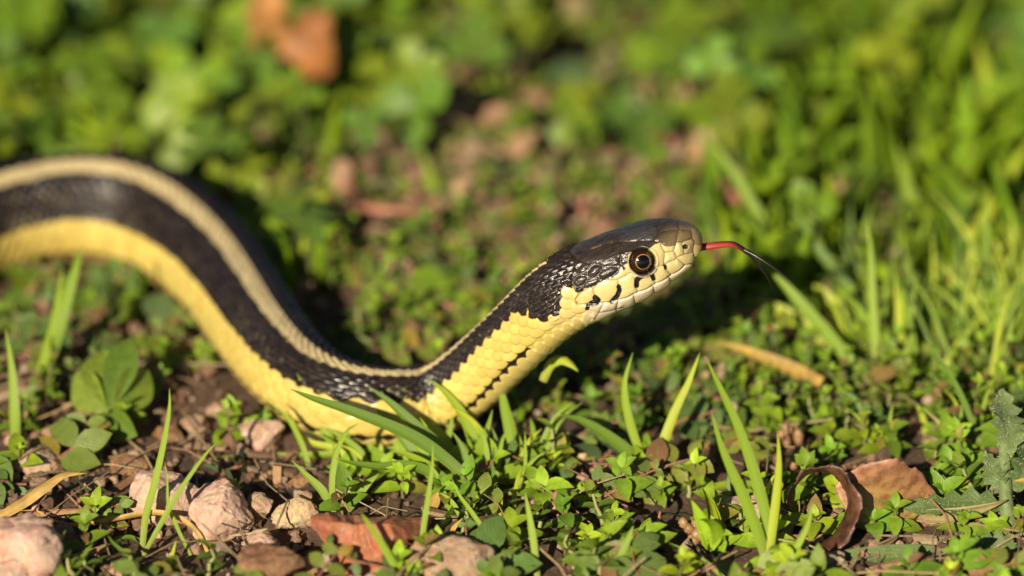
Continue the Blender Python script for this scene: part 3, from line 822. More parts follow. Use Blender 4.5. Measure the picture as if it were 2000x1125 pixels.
def put_fruit(rg, x, y, z, s):
    n = rg.integers(4, 9)
    for k in range(n):
        p = np.array([x, y, z]) + rg.normal(0, s * .9, 3) * [1, 1, .6] + [0, 0, s * .8]
        c = [(.40, .22, .14), (.44, .27, .16), (.34, .15, .11), (.40, .30, .14)][rg.integers(4)]
        fruit.add(CAPS, rotz(rg.random() * 6) @ rotx(rg.normal(0, .5)), p, s * rg.uniform(.5, .8), jitcol(rg, c, .25, (1.2, 1.2, 1.2)))

def scatter():
    global LUSH
    rg = np.random.default_rng(11)
    step = 0.52
    for gy in np.arange(-9, 56, step):
        for gx in np.arange(-25, 25, step):
            x = gx + rg.uniform(-.26, .26); y = gy + rg.uniform(-.26, .26); z = float(ground_z(x, y))
            px, py = to_px(np.array([x, y, z]))
            gap = snake_gap(x, y)
            if gap < 0.18: continue
            r = region(float(px), float(py))
            hk = min(1.0, 0.35 + 0.4 * gap)
            near = py > 900
            patch = vnoise(x / 2.4 + 9, y / 2.4 + 9, 21)
            u = rg.random(4)
            fg = float(sstep(820, 920, np.array(py)))            # close to the camera: fewer, larger, lower plants
            if py > 1150: hk *= .55
            LUSH = (1.42 * (1 + .34 * fg), 1.36 * (1 + .28 * fg), .74 * (1 + .3 * fg))
            if px < 480 and 530 < py < 760: hk *= .55
            if u[0] < r[0] * .50 * (0.12 + patch * 1.5):
                put_clover(rg, x, y, z, (.4 + 2.0 * rg.random() ** 1.6) * hk, rg.uniform(.55, 1.05), [(.13, .235, .030), (.17, .28, .026), (.11, .21, .055), (.20, .27, .025)][rg.integers(4)])
            if u[1] < r[1] * (.46 - .10 * fg) * (0.3 + 1.4 * vnoise(x / 1.7 + 3, y / 1.7, 22)):
                put_sprig(rg, chick, 'chick', x, y, z, rg.uniform(.45, 1.25) * hk * (1 - .45 * fg), rg.uniform(.36, .52) * (1 + .50 * fg), [(.16, .26, .028), (.20, .31, .03), (.12, .22, .03)][rg.integers(3)], int(rg.integers(3, 6 - round(2 * fg))))
            if u[2] < r[2] * (.42 - .32 * fg) * (0.3 + 1.4 * vnoise(x / 1.5 + 30, y / 1.5, 23)):
                put_sprig(rg, spurge, 'spurge', x, y, z + rg.uniform(0, .4) * (1 - .7 * fg), rg.uniform(.9, 1.8), rg.uniform(.36, .66) * (1 + .35 * fg), [(.10, .155, .075), (.13, .19, .07), (.16, .20, .06), (.09, .15, .06)][rg.integers(4)], int(rg.integers(3, 6)), True,
                          [(.42, .17, .11), (.40, .22, .13), (.30, .20, .10)][rg.integers(3)])
            if rg.random() < r[2] * (.18 if py < 620 else .05) and 150 < py < 900 and (py < 620 or px > 900): put_fruit(rg, x, y, z + rg.uniform(.15, .7) * hk, rg.uniform(.12, .19))
            if u[3] < r[3] * .22:
                far = py < 620
                put_tuft(rg, x, y, z, (rg.uniform(1.6, 3.6) if far else rg.uniform(.8, 1.8)) * hk, int(rg.integers(2, 5)), rg.uniform(.05, .095), [(.16, .28, .025), (.21, .33, .028), (.11, .21, .025)][rg.integers(3)])
scatter()
clover.build('clover_mat', M['mat_attr'], 'dense carpet of green clover leaves behind the snake', 'clover')
chick.build('chickweed_mat', M['mat_attr'], 'low mat of small bright green weed leaves', 'ground cover')
spurge.build('spurge_mat', M['mat_attr'], 'flat mat of grey green oval weed leaves', 'ground cover')
lawn.build('grass_patch', M['grass_attr'], 'loose grass blades growing through the ground cover', 'grass')
stems.build('stem_tangle', M['crumbs'], 'tangle of thin stalks under the leaves', 'stalks')
fruit.build('seed_litter', M['crumbs'], 'pinkish seed capsules scattered through the ground cover', 'seeds')

# crumbs of soil, chips and pebbles
def build_crumbs():
    rg = np.random.default_rng(5); soil, chips = Mass(), Mass()
    IV2, IF2 = ico(2); forms = []
    for k in range(6):
        d = 1 + .35 * (np.array([vnoise(v[0] * 1.7 + k * 9 + 20, v[1] * 1.7 + v[2] * 2.3 + 20, 30 + k) for v in IV2]) - .5)[:, None] * 2
        W2 = IV2 * d
        for _c in range(7):
            n_ = nrm(rg.normal(0, 1, 3)); k_ = W2 @ n_; ov = k_ > .55; W2[ov] -= np.outer((k_[ov] - .55) * .95, n_)
        forms.append((W2 * rg.uniform(.55, 1.1, 3), np.concatenate([IF2, IF2[:, :1]], 1), np.zeros((len(IV2), 2))))
    cub = np.array([[x, y, z] for z in (-.5, .5) for y in (-.5, .5) for x in (-.5, .5)], float)
    cf_ = np.array([[0, 2, 3, 1], [4, 5, 7, 6], [0, 1, 5, 4], [2, 6, 7, 3], [0, 4, 6, 2], [1, 3, 7, 5]])
    for _ in range(9000):
        x, y = rg.uniform(-14, 14), rg.uniform(-8, 20); px, py = to_px(np.array([x, y, 0.0]))
        w = 1.0 if (px < 640 and py > 650) else (.8 if px > 1480 and py > 900 else (.6 if 600 < px < 1420 and 200 < py < 520 else .22))
        if rg.random() > w or snake_gap(x, y) < .1: continue
        z = float(ground_z(x, y)); s = abs(rg.normal(0, .085)) + .035
        c = [(.34, .21, .13), (.24, .14, .08), (.44, .29, .19), (.52, .36, .25), (.18, .10, .06)][rg.integers(5)]
        soil.add(forms[rg.integers(6)], rotz(rg.random() * 6) @ rotx(rg.normal(0, .6)), np.array([x, y, z + s * .35]), s, jitcol(rg, c))
    for _ in range(900):
        x, y = rg.uniform(-12, 13), rg.uniform(-8, 10); px, py = to_px(np.array([x, y, 0.0]))
        w = 1.0 if (px > 1480 and py > 930) else (.35 if (px < 640 and py > 700) else .1)
        if rg.random() > w or snake_gap(x, y) < .1: continue
        z = float(ground_z(x, y)); L = rg.uniform(.25, .9)
        V = cub * [rg.uniform(.08, .22), L, rg.uniform(.03, .08)]; V = V + rg.normal(0, .015, V.shape)
        c = [(.50, .33, .18), (.40, .25, .13), (.55, .40, .24), (.28, .16, .09)][rg.integers(4)]
        chips.add((V, cf_, np.zeros((8, 2))), rotz(rg.random() * 6) @ rotx(rg.normal(0, .25)), np.array([x, y, z + .06 + rg.random() * .08]), 1, jitcol(rg, c))
    lit = Mass()
    for _ in range(4200):
        x, y = rg.uniform(-18, 18), rg.uniform(-4, 34); px, py = to_px(np.array([x, y, 0.0]))
        cen = sum(math.exp(-((px - a) / b) ** 2 - ((py - c) / d) ** 2) for a, b, c, d in ((910, 170, 245, 85), (760, 190, 420, 85), (1350, 190, 320, 120), (1060, 180, 400, 80)))
        w = max(.10 if py < 620 else .025, 1.3 * cen, .7 * (px > 1380) * (560 < py < 900) * .4, .35 * (py > 930) * (px > 1450))
        if rg.random() > w or snake_gap(x, y) < .15: continue
        z = float(ground_z(x, y)); c = [(.46, .28, .18), (.40, .23, .15), (.52, .36, .22), (.32, .19, .12), (.44, .22, .16), (.54, .40, .24)][rg.integers(6)]
        L = rg.uniform(.35, 1.1) * (1 if py < 620 else .5)
        lit.add(LG['spurge'][rg.integers(3)] if rg.random() < .6 else LG['chick'][2], sunward(rg, .1, .9) @ rotz(rg.random() * 6.28) @ rotx(rg.normal(0, .35)), np.array([x, y, z + .08 + rg.random() * (.6 if py < 620 else .12)]), L, jitcol(rg, c, .3, (.82, .76, .72)))
    for _ in range(700):
        x, y = rg.uniform(-13, 13), rg.uniform(-4, 22)
        if snake_gap(x, y) < .3: continue
        z = float(ground_z(x, y)); L = rg.uniform(.8, 2.6); a = rg.random() * 6.28; dx = np.array([math.cos(a), math.sin(a), 0]) * L; up = rg.uniform(.05, .5)
        P = np.array([[x, y, z + .08], [x, y, z + .15 + up * .6], [x, y, z + .12 + up]]) + np.outer([0, .5, 1], dx); P[1] += rg.normal(0, .08, 3)
        lit.add(tube_geo(P, rg.uniform(.012, .03), 4), np.eye(3), np.zeros(3), 1, jitcol(rg, [(.44, .33, .17), (.36, .24, .13), (.50, .40, .20)][rg.integers(3)]))
    lit.build('leaf_litter', M['crumbs'], 'pinkish brown dry leaf litter among the weeds', 'leaf litter')
    so = soil.build('soil_crumbs', M['crumbs'], 'loose brown soil crumbs and grit on the ground', 'soil')
    so.data.polygons.foreach_set('use_smooth', np.zeros(len(so.data.polygons), bool))
    o = chips.build('wood_chips', M['crumbs'], 'scattered tan wood chips and dry bits on the soil', 'wood chips')
    o.data.polygons.foreach_set('use_smooth', np.zeros(len(o.data.polygons), bool))
build_crumbs()

# ------------------------------------------------------------------ grass blades, leaves, stones one by one
def base_depth(px, py): return depth_of(at_ground(px, py))

def blade(parent, pts, w, mat='grass', d0=None, lean=0.0, twist=0.4, name='blade', flat=0.35):
    """one grass blade through photograph points from its foot to its tip; w = width in px"""
    if d0 is None: d0 = base_depth(*pts[0])
    n = len(pts); dep = [d0 + lean * i / (n - 1) for i in range(n)]
    dep = [min(d, base_depth(p[0], p[1]) - (.04 if i == 0 else .12)) for i, (p, d) in enumerate(zip(pts, dep))]
    P = catmull(np.array([at_depth(p[0], p[1], d) for p, d in zip(pts, dep)]), 8)
    k = len(P); t = np.linspace(0, 1, k)
    wid = w * .5 / PXCM * (DIST + d0) / DIST * np.minimum(1, (1 - t ** 2.6) * 1.06) * (0.72 + .28 * np.minimum(1, t * 3)) + .004
    T = nrm(np.gradient(P, axis=0)); tw = twist + 0.5 * (t - .5)
    side = nrm(np.cross(T, FWD)); bk = nrm(np.cross(side, T))
    sd = side * np.cos(tw)[:, None] + bk * np.sin(tw)[:, None]; up = np.cross(sd, T)
    cols = np.array([-1, -.5, 0, .5, 1.0]); V = []; UV = []
    for i in range(k):
        for c in cols:
            V.append(P[i] + sd[i] * c * wid[i] + up[i] * (abs(c) - .5) * wid[i] * flat * 1.2); UV.append((c * .5 + .5, t[i]))
    F = [(i * 5 + j, i * 5 + j + 1, (i + 1) * 5 + j + 1, (i + 1) * 5 + j) for i in range(k - 1) for j in range(4)]
    me = mesh_np(name, local(V, parent) if parent else V, F, M[mat], UV)
    return obj(name, me, parent)

def tuft(label, foot, blades, group='grass tufts', name='grass_tuft', cat='grass'):
    t = thing(name, label, cat, tuple(at_ground(*foot)), group)
    for b in blades: blade(t, **b) if isinstance(b, dict) else blade(t, *b)
    return t

def leaf_px(parent, base, tip, w, mat, d0=None, d1=None, roll=0.0, name='leaf', **kw):
    """a leaf from one photograph point to another, w px wide, its face turned to the camera then rolled"""
    if d0 is None: d0 = base_depth(*base)
    if d1 is None: d1 = d0
    d0 = min(d0, base_depth(*base) - .05); d1 = min(d1, base_depth(*tip) - .15)
    p0 = at_depth(*base, d0); p1 = at_depth(*tip, d1); L = np.linalg.norm(p1 - p0)
    wc = w / PXCM * (DIST + d0) / DIST
    kw.setdefault('nl', 10); kw.setdefault('nc', 3)
    V, F, UV = leaf_geo(1.0, wc / L, **kw)
    V = V * L / max(1e-6, V[-1, 1])
    y = nrm(p1 - p0); z = -FWD; x = nrm(np.cross(y, z)); z = np.cross(x, y)
    z2 = z * math.cos(roll) + x * math.sin(roll); R = frame_from(y, z2)
    W = V @ R.T + p0
    return obj(name, mesh_np(name, local(W, parent) if parent else W, F, M[mat], UV), parent)

G = 'foreground grass tufts'
# left foreground tuft
tuft('tall thin grass tuft in front of the pink stones at lower left', (285, 1082), [
    ([(278, 1070), (284, 1010), (300, 950), (318, 870), (330, 800), (331, 758)], 15, 'grass', None, -.3, .3),
    ([(280, 1085), (310, 1030), (350, 960), (395, 895), (424, 863)], 10, 'grass', None, -.4, .2),
    ([(372, 1085), (345, 1030), (328, 985), (326, 940), (321, 900)], 9, 'grass', None, .2, .6),
    ([(262, 1100), (245, 1082), (222, 1062), (210, 1045)], 10, 'grass_dark', None, -.2, .5),
    ([(280, 1060), (250, 1050), (210, 1062), (165, 1090), (140, 1110)], 13, 'grass_dark', None, -.5, .8),
    ([(330, 1108), (337, 1080), (344, 1055)], 7, 'grass_yellow', None, 0, .2),
    ([(290, 1060), (280, 1040), (285, 990), (297, 960)], 8, 'grass_dark', None, .2, .2)], G)
tuft('single grass blade leaning across the red rock', (795, 1140), [([(795, 1140), (768, 1100), (738, 1050), (716, 1018), (704, 1001)], 14, 'grass', None, -.2, .2)], G)
tuft('thin upright grass blade rising right of the red rock', (824, 1100), [([(824, 1100), (826, 1040), (836, 970), (844, 910), (845, 866)], 11, 'grass', None, -.1, .3)], G)
tuft('slender grass blade leaning left behind the tan bottom rock', (984, 1092), [([(984, 1092), (955, 1050), (920, 1000), (895, 965), (881, 932)], 11, 'grass', None, .2, .5)], G)
tuft('broad dark blade bent down over the tan bottom rock', (935, 960), [([(935, 955), (905, 985), (870, 1022), (838, 1048), (813, 1063)], 34, 'grass_dark', None, -1.4, .9)], G)
tuft('dense grass tuft growing in front of the snake where its neck rises', (885, 925), [
    ([(950, 975), (880, 905), (800, 850), (690, 805), (610, 778), (566, 759)], 26, 'grass_dark', None, -.3, .35),
    ([(920, 945), (870, 885), (810, 830), (760, 785), (719, 755)], 24, 'grass_dark', None, .1, .3),
    ([(900, 905), (860, 850), (810, 812), (775, 785), (738, 766)], 20, 'grass', None, .2, .4),
    ([(920, 905), (924, 865), (905, 815), (872, 770), (833, 737)], 25, 'grass', None, -.2, .5),
    ([(1002, 905), (998, 850), (984, 790), (974, 728)], 24, 'grass', None, -.2, .2),
    ([(680, 920), (650, 870), (625, 820), (600, 775), (580, 728)], 17, 'grass', None, .3, .2),
    ([(700, 930), (660, 880), (600, 860), (560, 800)], 16, 'grass_yellow', None, .3, .4),
    ([(850, 890), (852, 840), (857, 790), (855, 745)], 18, 'grass', None, .1, .2),
    ([(875, 905), (872, 870), (880, 830), (884, 812)], 15, 'grass', None, 0, .4),
    ([(840, 930), (790, 860), (760, 820), (722, 790)], 22, 'grass_dark', None, .2, .4),
    ([(900, 930), (930, 880), (950, 840), (962, 800)], 16, 'grass', None, .2, .3), ([(860, 940), (830, 890), (805, 850), (790, 800)], 15, 'grass', None, .2, .3),
    ([(910, 960), (912, 910), (900, 870), (880, 840)], 15, 'grass_dark', None, .1, .4), ([(760, 915), (735, 860), (720, 830), (700, 800)], 14, 'grass_yellow', None, .2, .3),
    ([(790, 905), (770, 860), (745, 835)], 14, 'grass', None, .1, .3), ([(935, 960), (950, 910), (945, 860), (930, 830)], 14, 'grass', None, .2, .3),
    ([(960, 950), (975, 900), (990, 860)], 13, 'grass_dark', None, .2, .3), ([(730, 930), (700, 880), (660, 850), (630, 835)], 15, 'grass', None, .1, .4),
    ([(880, 960), (850, 920), (800, 890), (760, 880)], 18, 'grass', None, -.2, .4), ([(1010, 940), (1020, 890), (1015, 850)], 12, 'grass', None, .2, .3)], G)
tuft('long grass blade lying flat below the snake, pointing left', (880, 895), [([(880, 893), (780, 880), (640, 888), (520, 890), (405, 893)], 17, 'grass', None, .1, .5)], G)
tuft('dark broad blade with curled tip above the red rock', (870, 965), [([(880, 975), (840, 925), (790, 910), (740, 912), (690, 905), (655, 896)], 24, 'grass_dark', None, -.6, .6)], G)
tuft('pale grass tuft growing behind the red rock', (655, 1000), [
    ([(652, 1000), (648, 950), (655, 890), (675, 845), (700, 826)], 13, 'grass', None, .2, .4), ([(650, 1000), (630, 960), (600, 930), (570, 900)], 17, 'grass', None, .2, .3),
    ([(668, 1000), (682, 960), (705, 925)], 22, 'grass_yellow', None, 0, .2), ([(672, 1000), (700, 960), (740, 925)], 26, 'grass', None, 0, .3)], G)
tuft('pair of lime grass blades forming a V right of the neck', (1282, 935), [
    ([(1280, 935), (1245, 870), (1224, 800), (1220, 745), (1236, 688)], 17, 'grass', None, -.2, .3),
    ([(1286, 938), (1292, 880), (1315, 810), (1345, 745), (1367, 688)], 19, 'grass_yellow', None, -.2, .2)], G)
tuft('dark arching blade below the V of lime blades', (1270, 925), [([(1275, 930), (1235, 890), (1180, 848), (1130, 820), (1092, 812)], 26, 'grass_dark', None, -.4, .5)], G)
tuft('tall bright grass tuft with three stiff blades at lower right', (1503, 1105), [
    ([(1508, 1100), (1500, 1030), (1475, 930), (1440, 830), (1405, 755), (1376, 694)], 22, 'grass', None, -.5, .3),
    ([(1500, 1105), (1480, 1040), (1448, 960), (1412, 880), (1389, 803)], 23, 'grass', None, -.5, .2),
    ([(1500, 1112), (1508, 1040), (1517, 960), (1521, 900), (1519, 842)], 17, 'grass_yellow', None, -.4, .2),
    ([(1515, 1135), (1545, 1085), (1575, 1030), (1588, 980)], 16, 'grass', None, -.2, .5),
    ([(1512, 1125), (1518, 1100), (1530, 1082)], 12, 'grass', None, -.3, .3)], G)
tuft('thin dark blade standing left of the thistle', (1920, 880), [([(1920, 882), (1897, 820), (1868, 755), (1838, 705), (1807, 658)], 12, 'grass_dark', None, -.2, .4)], G)
tuft('pale stalk leaning right above the orange leaf', (1912, 892), [([(1912, 892), (1870, 862), (1840, 832), (1802, 795)], 9, 'straw_pale', None, 0, .2)], G)
tuft('blade lying level with a yellow tip in the bottom middle', (985, 960), [([(985, 962), (1040, 952), (1100, 948), (1166, 952)], 15, 'grass', None, -.2, .5)], G)
tuft('level pale blade beside the tall lower right tuft', (1330, 952), [([(1480, 946), (1430, 946), (1370, 955), (1300, 958)], 17, 'grass', None, -.1, .4)], G)
tuft('short thin blade in front of the pink seed heads', (1415, 1130), [([(1415, 1130), (1380, 1100), (1345, 1078), (1306, 1060)], 9, 'grass', None, .1, .4)], G)
tuft('grass blade rising between leaves at the bottom edge', (1200, 1130), [([(1198, 1130), (1212, 1090), (1228, 1050), (1237, 1026)], 15, 'grass', None, 0, .2)], G)
tuft('bright blade curling out below the neck shadow', (1085, 730), [([(1060, 745), (1075, 712), (1095, 703), (1115, 712), (1130, 726)], 20, 'grass_yellow', 2.6, -.3, .3)], G)
tuft('upright stem of a young grass shoot at the bottom middle', (1050, 1125), [([(1050, 1130), (1042, 1060), (1032, 1000), (1025, 960)], 14, 'grass', None, .1, .3)], G)

def fine_blades(seed, n, xr, yr, lr, lean, w=(7, 13)):
    rg = np.random.default_rng(seed); out = []
    for _ in range(n):
        x, y, l = rg.uniform(*xr), rg.uniform(*yr), rg.uniform(*lr); dx = rg.normal(lean, 38)
        out.append(([(x, y), (x + dx * .2, y - l * .4), (x + dx * .55, y - l * .78), (x + dx, y - l)], rg.uniform(*w), ['grass', 'grass', 'grass_dark', 'grass_yellow'][int(rg.integers(4))], None, rg.uniform(-.2, .4), rg.uniform(.1, .6)))
    return out
tuft('spray of fine blades crossing the lowest bend of the snake', (740, 920), fine_blades(1, 16, (600, 860), (895, 940), (60, 150), -30), G)
tuft('fine blades standing right of the dense neck tuft', (1000, 925), fine_blades(2, 12, (940, 1075), (900, 960), (60, 140), -5), G)
tuft('fine short blades among the sprigs behind the bottom tan stone', (920, 1010), fine_blades(3, 9, (860, 1010), (980, 1030), (50, 100), -20), G)
tuft('fine blades around the foot of the tall lower right tuft', (1470, 1000), fine_blades(4, 7, (1400, 1560), (960, 1060), (50, 110), 0), G)
tuft('fine blades growing between the orange leaf and the thistle', (1820, 870), fine_blades(5, 9, (1700, 1920), (830, 900), (60, 130), -15), G)

GB = 'blurred grass tufts behind the snake'
tuft('broad soft grass blades at the left edge under the coil', (75, 770), [
    ([(72, 765), (95, 690), (120, 610), (145, 530), (158, 480)], 34, 'grass', None, .5, .3), ([(60, 770), (95, 680), (110, 600), (122, 520)], 22, 'grass', None, .6, .3),
    ([(62, 770), (70, 820), (90, 870), (104, 893)], 17, 'grass', None, -1.2, .4), ([(30, 870), (28, 810), (22, 720), (10, 640)], 22, 'grass', None, .3, .3)], GB)
tuft('blurred yellowish blade standing in the dark behind the coil', (590, 560), [([(586, 556), (600, 480), (625, 400), (650, 335)], 28, 'grass_yellow', None, .8, .2)], GB)
tuft('short blurred blade left of the neck in the shade', (520, 440), [([(508, 440), (520, 415), (535, 395)], 24, 'grass', None, .3, .2)], GB)
tuft('blurred green blade above the pink creeping stem', (855, 440), [([(858, 440), (850, 390), (835, 335), (822, 290)], 24, 'grass', None, .6, .2)], GB)
tuft('wide blurred blade at the upper left edge', (160, 220), [([(160, 220), (135, 130), (110, 60), (85, -20)], 40, 'grass_yellow', None, 1.5, .2)], GB)
tuft('wide blurred blade leaning right beside the orange leaves', (390, 240), [([(360, 270), (410, 160), (450, 70), (490, -30)], 46, 'grass', None, 1.5, .3), ([(470, 330), (455, 250), (445, 190)], 22, 'grass', None, .6, .2)], GB)
tuft('long thin straw lying level in the background', (560, 320), [([(560, 303), (650, 302), (760, 306), (900, 308)], 9, 'straw_pale', None, .3, .2)], GB, 'straw_stalk', 'straw')
right = [
    ('dark curved blade just right of the tongue', (1560, 560), [([(1560, 560), (1500, 450), (1440, 350), (1405, 300), (1372, 262)], 21, 'grass', None, .6, .3)]),
    ('thin upright blade right above the snout', (1440, 560), [([(1440, 560), (1400, 480), (1378, 400), (1374, 335)], 12, 'grass_dark', None, .6, .3)]),
    ('long dark blade crossing the head shadow', (1710, 640), [([(1720, 660), (1660, 560), (1600, 490), (1570, 440), (1545, 411)], 21, 'grass_dark', None, .5, .3)]),
    ('stout lime blades in the shadow right of the tongue', (1680, 690), [([(1690, 700), (1650, 630), (1610, 580), (1590, 555)], 44, 'grass_yellow', None, .3, .3),
        ([(1640, 700), (1570, 640), (1515, 605), (1478, 585)], 40, 'grass_yellow', None, .4, .5)]),
    ('very long leaning blade from the tongue tip to lower right', (1715, 770), [([(1715, 775), (1640, 680), (1570, 600), (1530, 555), (1500, 525)], 26, 'grass', None, .3, .3)]),
    ('narrow blade standing upright right of the shadow', (1722, 765), [([(1722, 765), (1712, 680), (1704, 590), (1700, 500), (1694, 432)], 19, 'grass', None, .2, .3)]),
    ('thick blade leaning left at mid right', (1790, 490), [([(1800, 490), (1760, 475), (1720, 455), (1695, 440)], 30, 'grass', None, .3, .5), ([(1805, 520), (1790, 430), (1765, 340), (1745, 272)], 24, 'grass', None, .8, .3)]),
    ('cluster of bright blades at the right edge', (1930, 660), [([(1930, 665), (1928, 580), (1926, 470), (1925, 372)], 15, 'grass', None, .3, .3), ([(1925, 660), (1915, 600), (1905, 560), (1895, 530)], 24, 'grass_yellow', None, .1, .2),
        ([(1945, 660), (1960, 560), (1975, 490)], 16, 'grass', None, .2, .2), ([(1960, 700), (1958, 620), (1950, 560), (1940, 515)], 13, 'grass', None, 0, .3)]),
    ('broad pale blade slanting up to the right edge', (1880, 480), [([(1870, 500), (1920, 420), (1970, 340), (2020, 260)], 32, 'grass_yellow', None, .6, .3)]),
    ('bent straw coloured blade among the right grass', (1800, 370), [([(1795, 365), (1830, 330), (1890, 305), (1970, 285)], 22, 'straw_pale', None, .3, .3)]),
    ('tall blurred tuft at the upper right', (1860, 330), [([(1890, 340), (1930, 240), (1925, 150), (1905, 70)], 32, 'grass_yellow', None, 1.2, .3), ([(1850, 340), (1842, 250), (1838, 160)], 22, 'grass', None, .9, .2),
        ([(1800, 330), (1770, 260), (1745, 200), (1725, 130)], 28, 'grass', None, 1, .3)]),
    ('blurred blade pair above the tongue', (1580, 360), [([(1580, 380), (1565, 290), (1540, 200), (1512, 130)], 24, 'grass', None, 1, .3), ([(1720, 340), (1705, 250), (1690, 170)], 24, 'grass', None, .8, .3)]),
    ('wide blade with dark side crossing behind the right tuft', (1905, 560), [([(1830, 560), (1880, 480), (1925, 420), (1950, 390)], 34, 'grass_yellow', None, .4, .4)]),
    ('group of mid right blades behind the narrow upright one', (1790, 600), [([(1790, 610), (1785, 540), (1800, 470), (1815, 400)], 18, 'grass', None, .5, .3), ([(1810, 620), (1770, 560), (1745, 500)], 18, 'grass_dark', None, .5, .3),
        ([(1830, 640), (1850, 560), (1860, 500)], 18, 'grass', None, .4, .3), ([(1760, 620), (1745, 570), (1730, 535)], 17, 'grass', None, .3, .3)]),
    ('fine blades before the right edge cluster', (1985, 700), [([(1985, 720), (1990, 640), (2005, 570)], 14, 'grass', None, .2, .2), ([(1965, 700), (1950, 640), (1945, 580)], 14, 'grass', None, .2, .2), ([(2000, 620), (1980, 540), (1985, 440)], 20, 'grass', None, .4, .2)])]
for lab, foot, bl in right: tuft(lab, foot, bl, GB)

rgt_ = np.random.default_rng(77)
for k_ in range(24):
    fx = rgt_.uniform(1660, 2030); fy = rgt_.uniform(600, 800); bl_ = []
    for q_ in range(int(rgt_.integers(3, 6))):
        ln = rgt_.uniform(110, 260); lx = rgt_.normal(-25, 75); x0 = fx + rgt_.normal(0, 14)
        bl_.append(([(x0, fy), (x0 + lx * .25, fy - ln * .4), (x0 + lx * .6, fy - ln * .75), (x0 + lx, fy - ln)], rgt_.uniform(6, 12), ['grass', 'grass', 'grass_dark', 'grass_yellow'][int(rgt_.integers(4))], None, rgt_.uniform(-.2, .8), rgt_.uniform(.1, .6)))
    tuft('tuft of thin crossing blades in the tall grass along the right edge', (fx, fy), bl_, 'thin grass tufts along the right edge')

# dry yellow straws at the lower left
tuft('thick yellow dry blade at the left edge', (0, 1010), [([(-20, 1020), (40, 985), (90, 950), (125, 928), (170, 924)], 22, 'straw', None, .2, .4)], None, 'dry_blade', 'straw')
tuft('thin orange straw arching over the lower left stones', (405, 1075), [([(404, 1078), (385, 1040), (350, 1012), (300, 1001), (230, 1012), (150, 1026), (100, 1015), (70, 998), (38, 998)], 11, 'straw', None, .4, .4)], None, 'dry_blade', 'straw')
tuft('brown dry stalk lying behind the thin orange straw', (60, 1010), [([(20, 1020), (70, 1003), (180, 995), (250, 980)], 11, 'rust_leaf', None, .2, .4)], None, 'dry_blade', 'straw')
tuft('flat yellow dry blade lying behind the lower right grass', (1600, 745), [([(1605, 748), (1550, 722), (1470, 690), (1398, 668)], 30, 'straw', base_depth(1605, 748) - 1.5, 1.2, .4)], None, 'dry_blade', 'straw')
tuft('short yellow dry blade between leaves at the bottom middle', (860, 1000), [([(840, 1000), (850, 975), (860, 955)], 22, 'straw', None, .1, .3), ([(870, 1055), (885, 1032), (903, 1012)], 11, 'straw', None, .1, .3)], None, 'dry_blade', 'straw')
tuft('short yellow tip entering at the right edge', (2010, 935), [([(2030, 935), (2005, 938), (1980, 940)], 12, 'straw', -.3, 0, .3)], None, 'dry_blade', 'straw')

# ---- stones
def stone(label, px, py, w, h, mat, seed, depth=1.0, cuts=12, group='stones on the soil', rough=.30, sink=.46, rz=0.0):
    rg = np.random.default_rng(seed); V, F = ico(5); V = V.copy()
    for _ in range(cuts):
        n = nrm(rg.normal(0, 1, 3)); d = rg.uniform(.48, .80); k = V @ n; over = k > d
        V[over] -= np.outer((k[over] - d) * .93, n)
    nz = np.zeros(len(V))
    for f, a in ((1.6, .5), (3.7, .36), (8.5, .24), (18, .13)):
        nz += a * (vnoise(V[:, 0] * f + 50 + seed, V[:, 1] * f + V[:, 2] * f * .7 + 50, seed) + vnoise(V[:, 2] * f + 70, V[:, 0] * f * .6 - V[:, 1] * f + 70, seed + 3) - 1)
    V *= (1 + rough * nz)[:, None]
    c = at_ground(px, py + h * .5 * .8); d = depth_of(c); k = (DIST + d) / DIST / PXCM
    sx, sz = w * .5 * k, h * .5 * k / .93
    V = V / np.abs(V).max(0) * [sx, sx * depth, sz]
    V = V @ rotz(rz).T
    base = np.array([c[0], c[1] + sx * depth * .4, float(ground_z(c[0], c[1])) + sz * (1 - sink)])
    o = obj('stone', mesh_np('stone', V, F, M[mat])); o.location = base
    return tag(o, label, 'stone', group)
stone('big pink granite stone cut by the left edge', 30, 1066, 195, 138, 'granite', 1, .8)
stone('small pink stone at the bottom left corner', 20, 1122, 110, 60, 'granite', 2, .8)
stone('pale pink stone behind the lower left grass tuft', 328, 966, 160, 122, 'granite', 3, .8)
stone('rounded pink granite stone right of the lower left grass tuft', 420, 1004, 152, 142, 'granite', 4, .8)
stone('small brown stone right of the rounded pink granite', 502, 992, 66, 72, 'tan_rock', 5, .9)
stone('small yellowish stone left of the red rock', 574, 1002, 100, 78, 'yellow_rock', 6, .8, 5)
stone('pinkish clod below the small brown stone', 500, 1068, 96, 66, 'granite', 7, .9)
stone('rusty brown stone at the bottom edge left of the red rock', 522, 1108, 150, 90, 'brown_rock', 8, .8)
stone('rough tan stone at the bottom edge right of the red rock', 885, 1106, 205, 98, 'tan_rock', 9, .7, 8)
stone('smaller tan stone touching the right end of the rough tan one', 985, 1120, 90, 45, 'tan_rock', 19, .8, 6)
stone('pale pink stone behind the tall lower right grass tuft', 1450, 998, 110, 60, 'granite', 10, .7)
stone('pink clod under the snake belly at left', 515, 845, 100, 66, 'granite', 12, .8)
stone('brown clod left of the snake belly', 430, 800, 70, 45, 'tan_rock', 13, .8)
stone('round tan pebble far away at the upper right', 1628, 205, 45, 45, 'yellow_rock', 14, .9)
stone('tiny pale pebble among the sprigs left of the V blades', 1135, 885, 32, 32, 'yellow_rock', 15, .9)
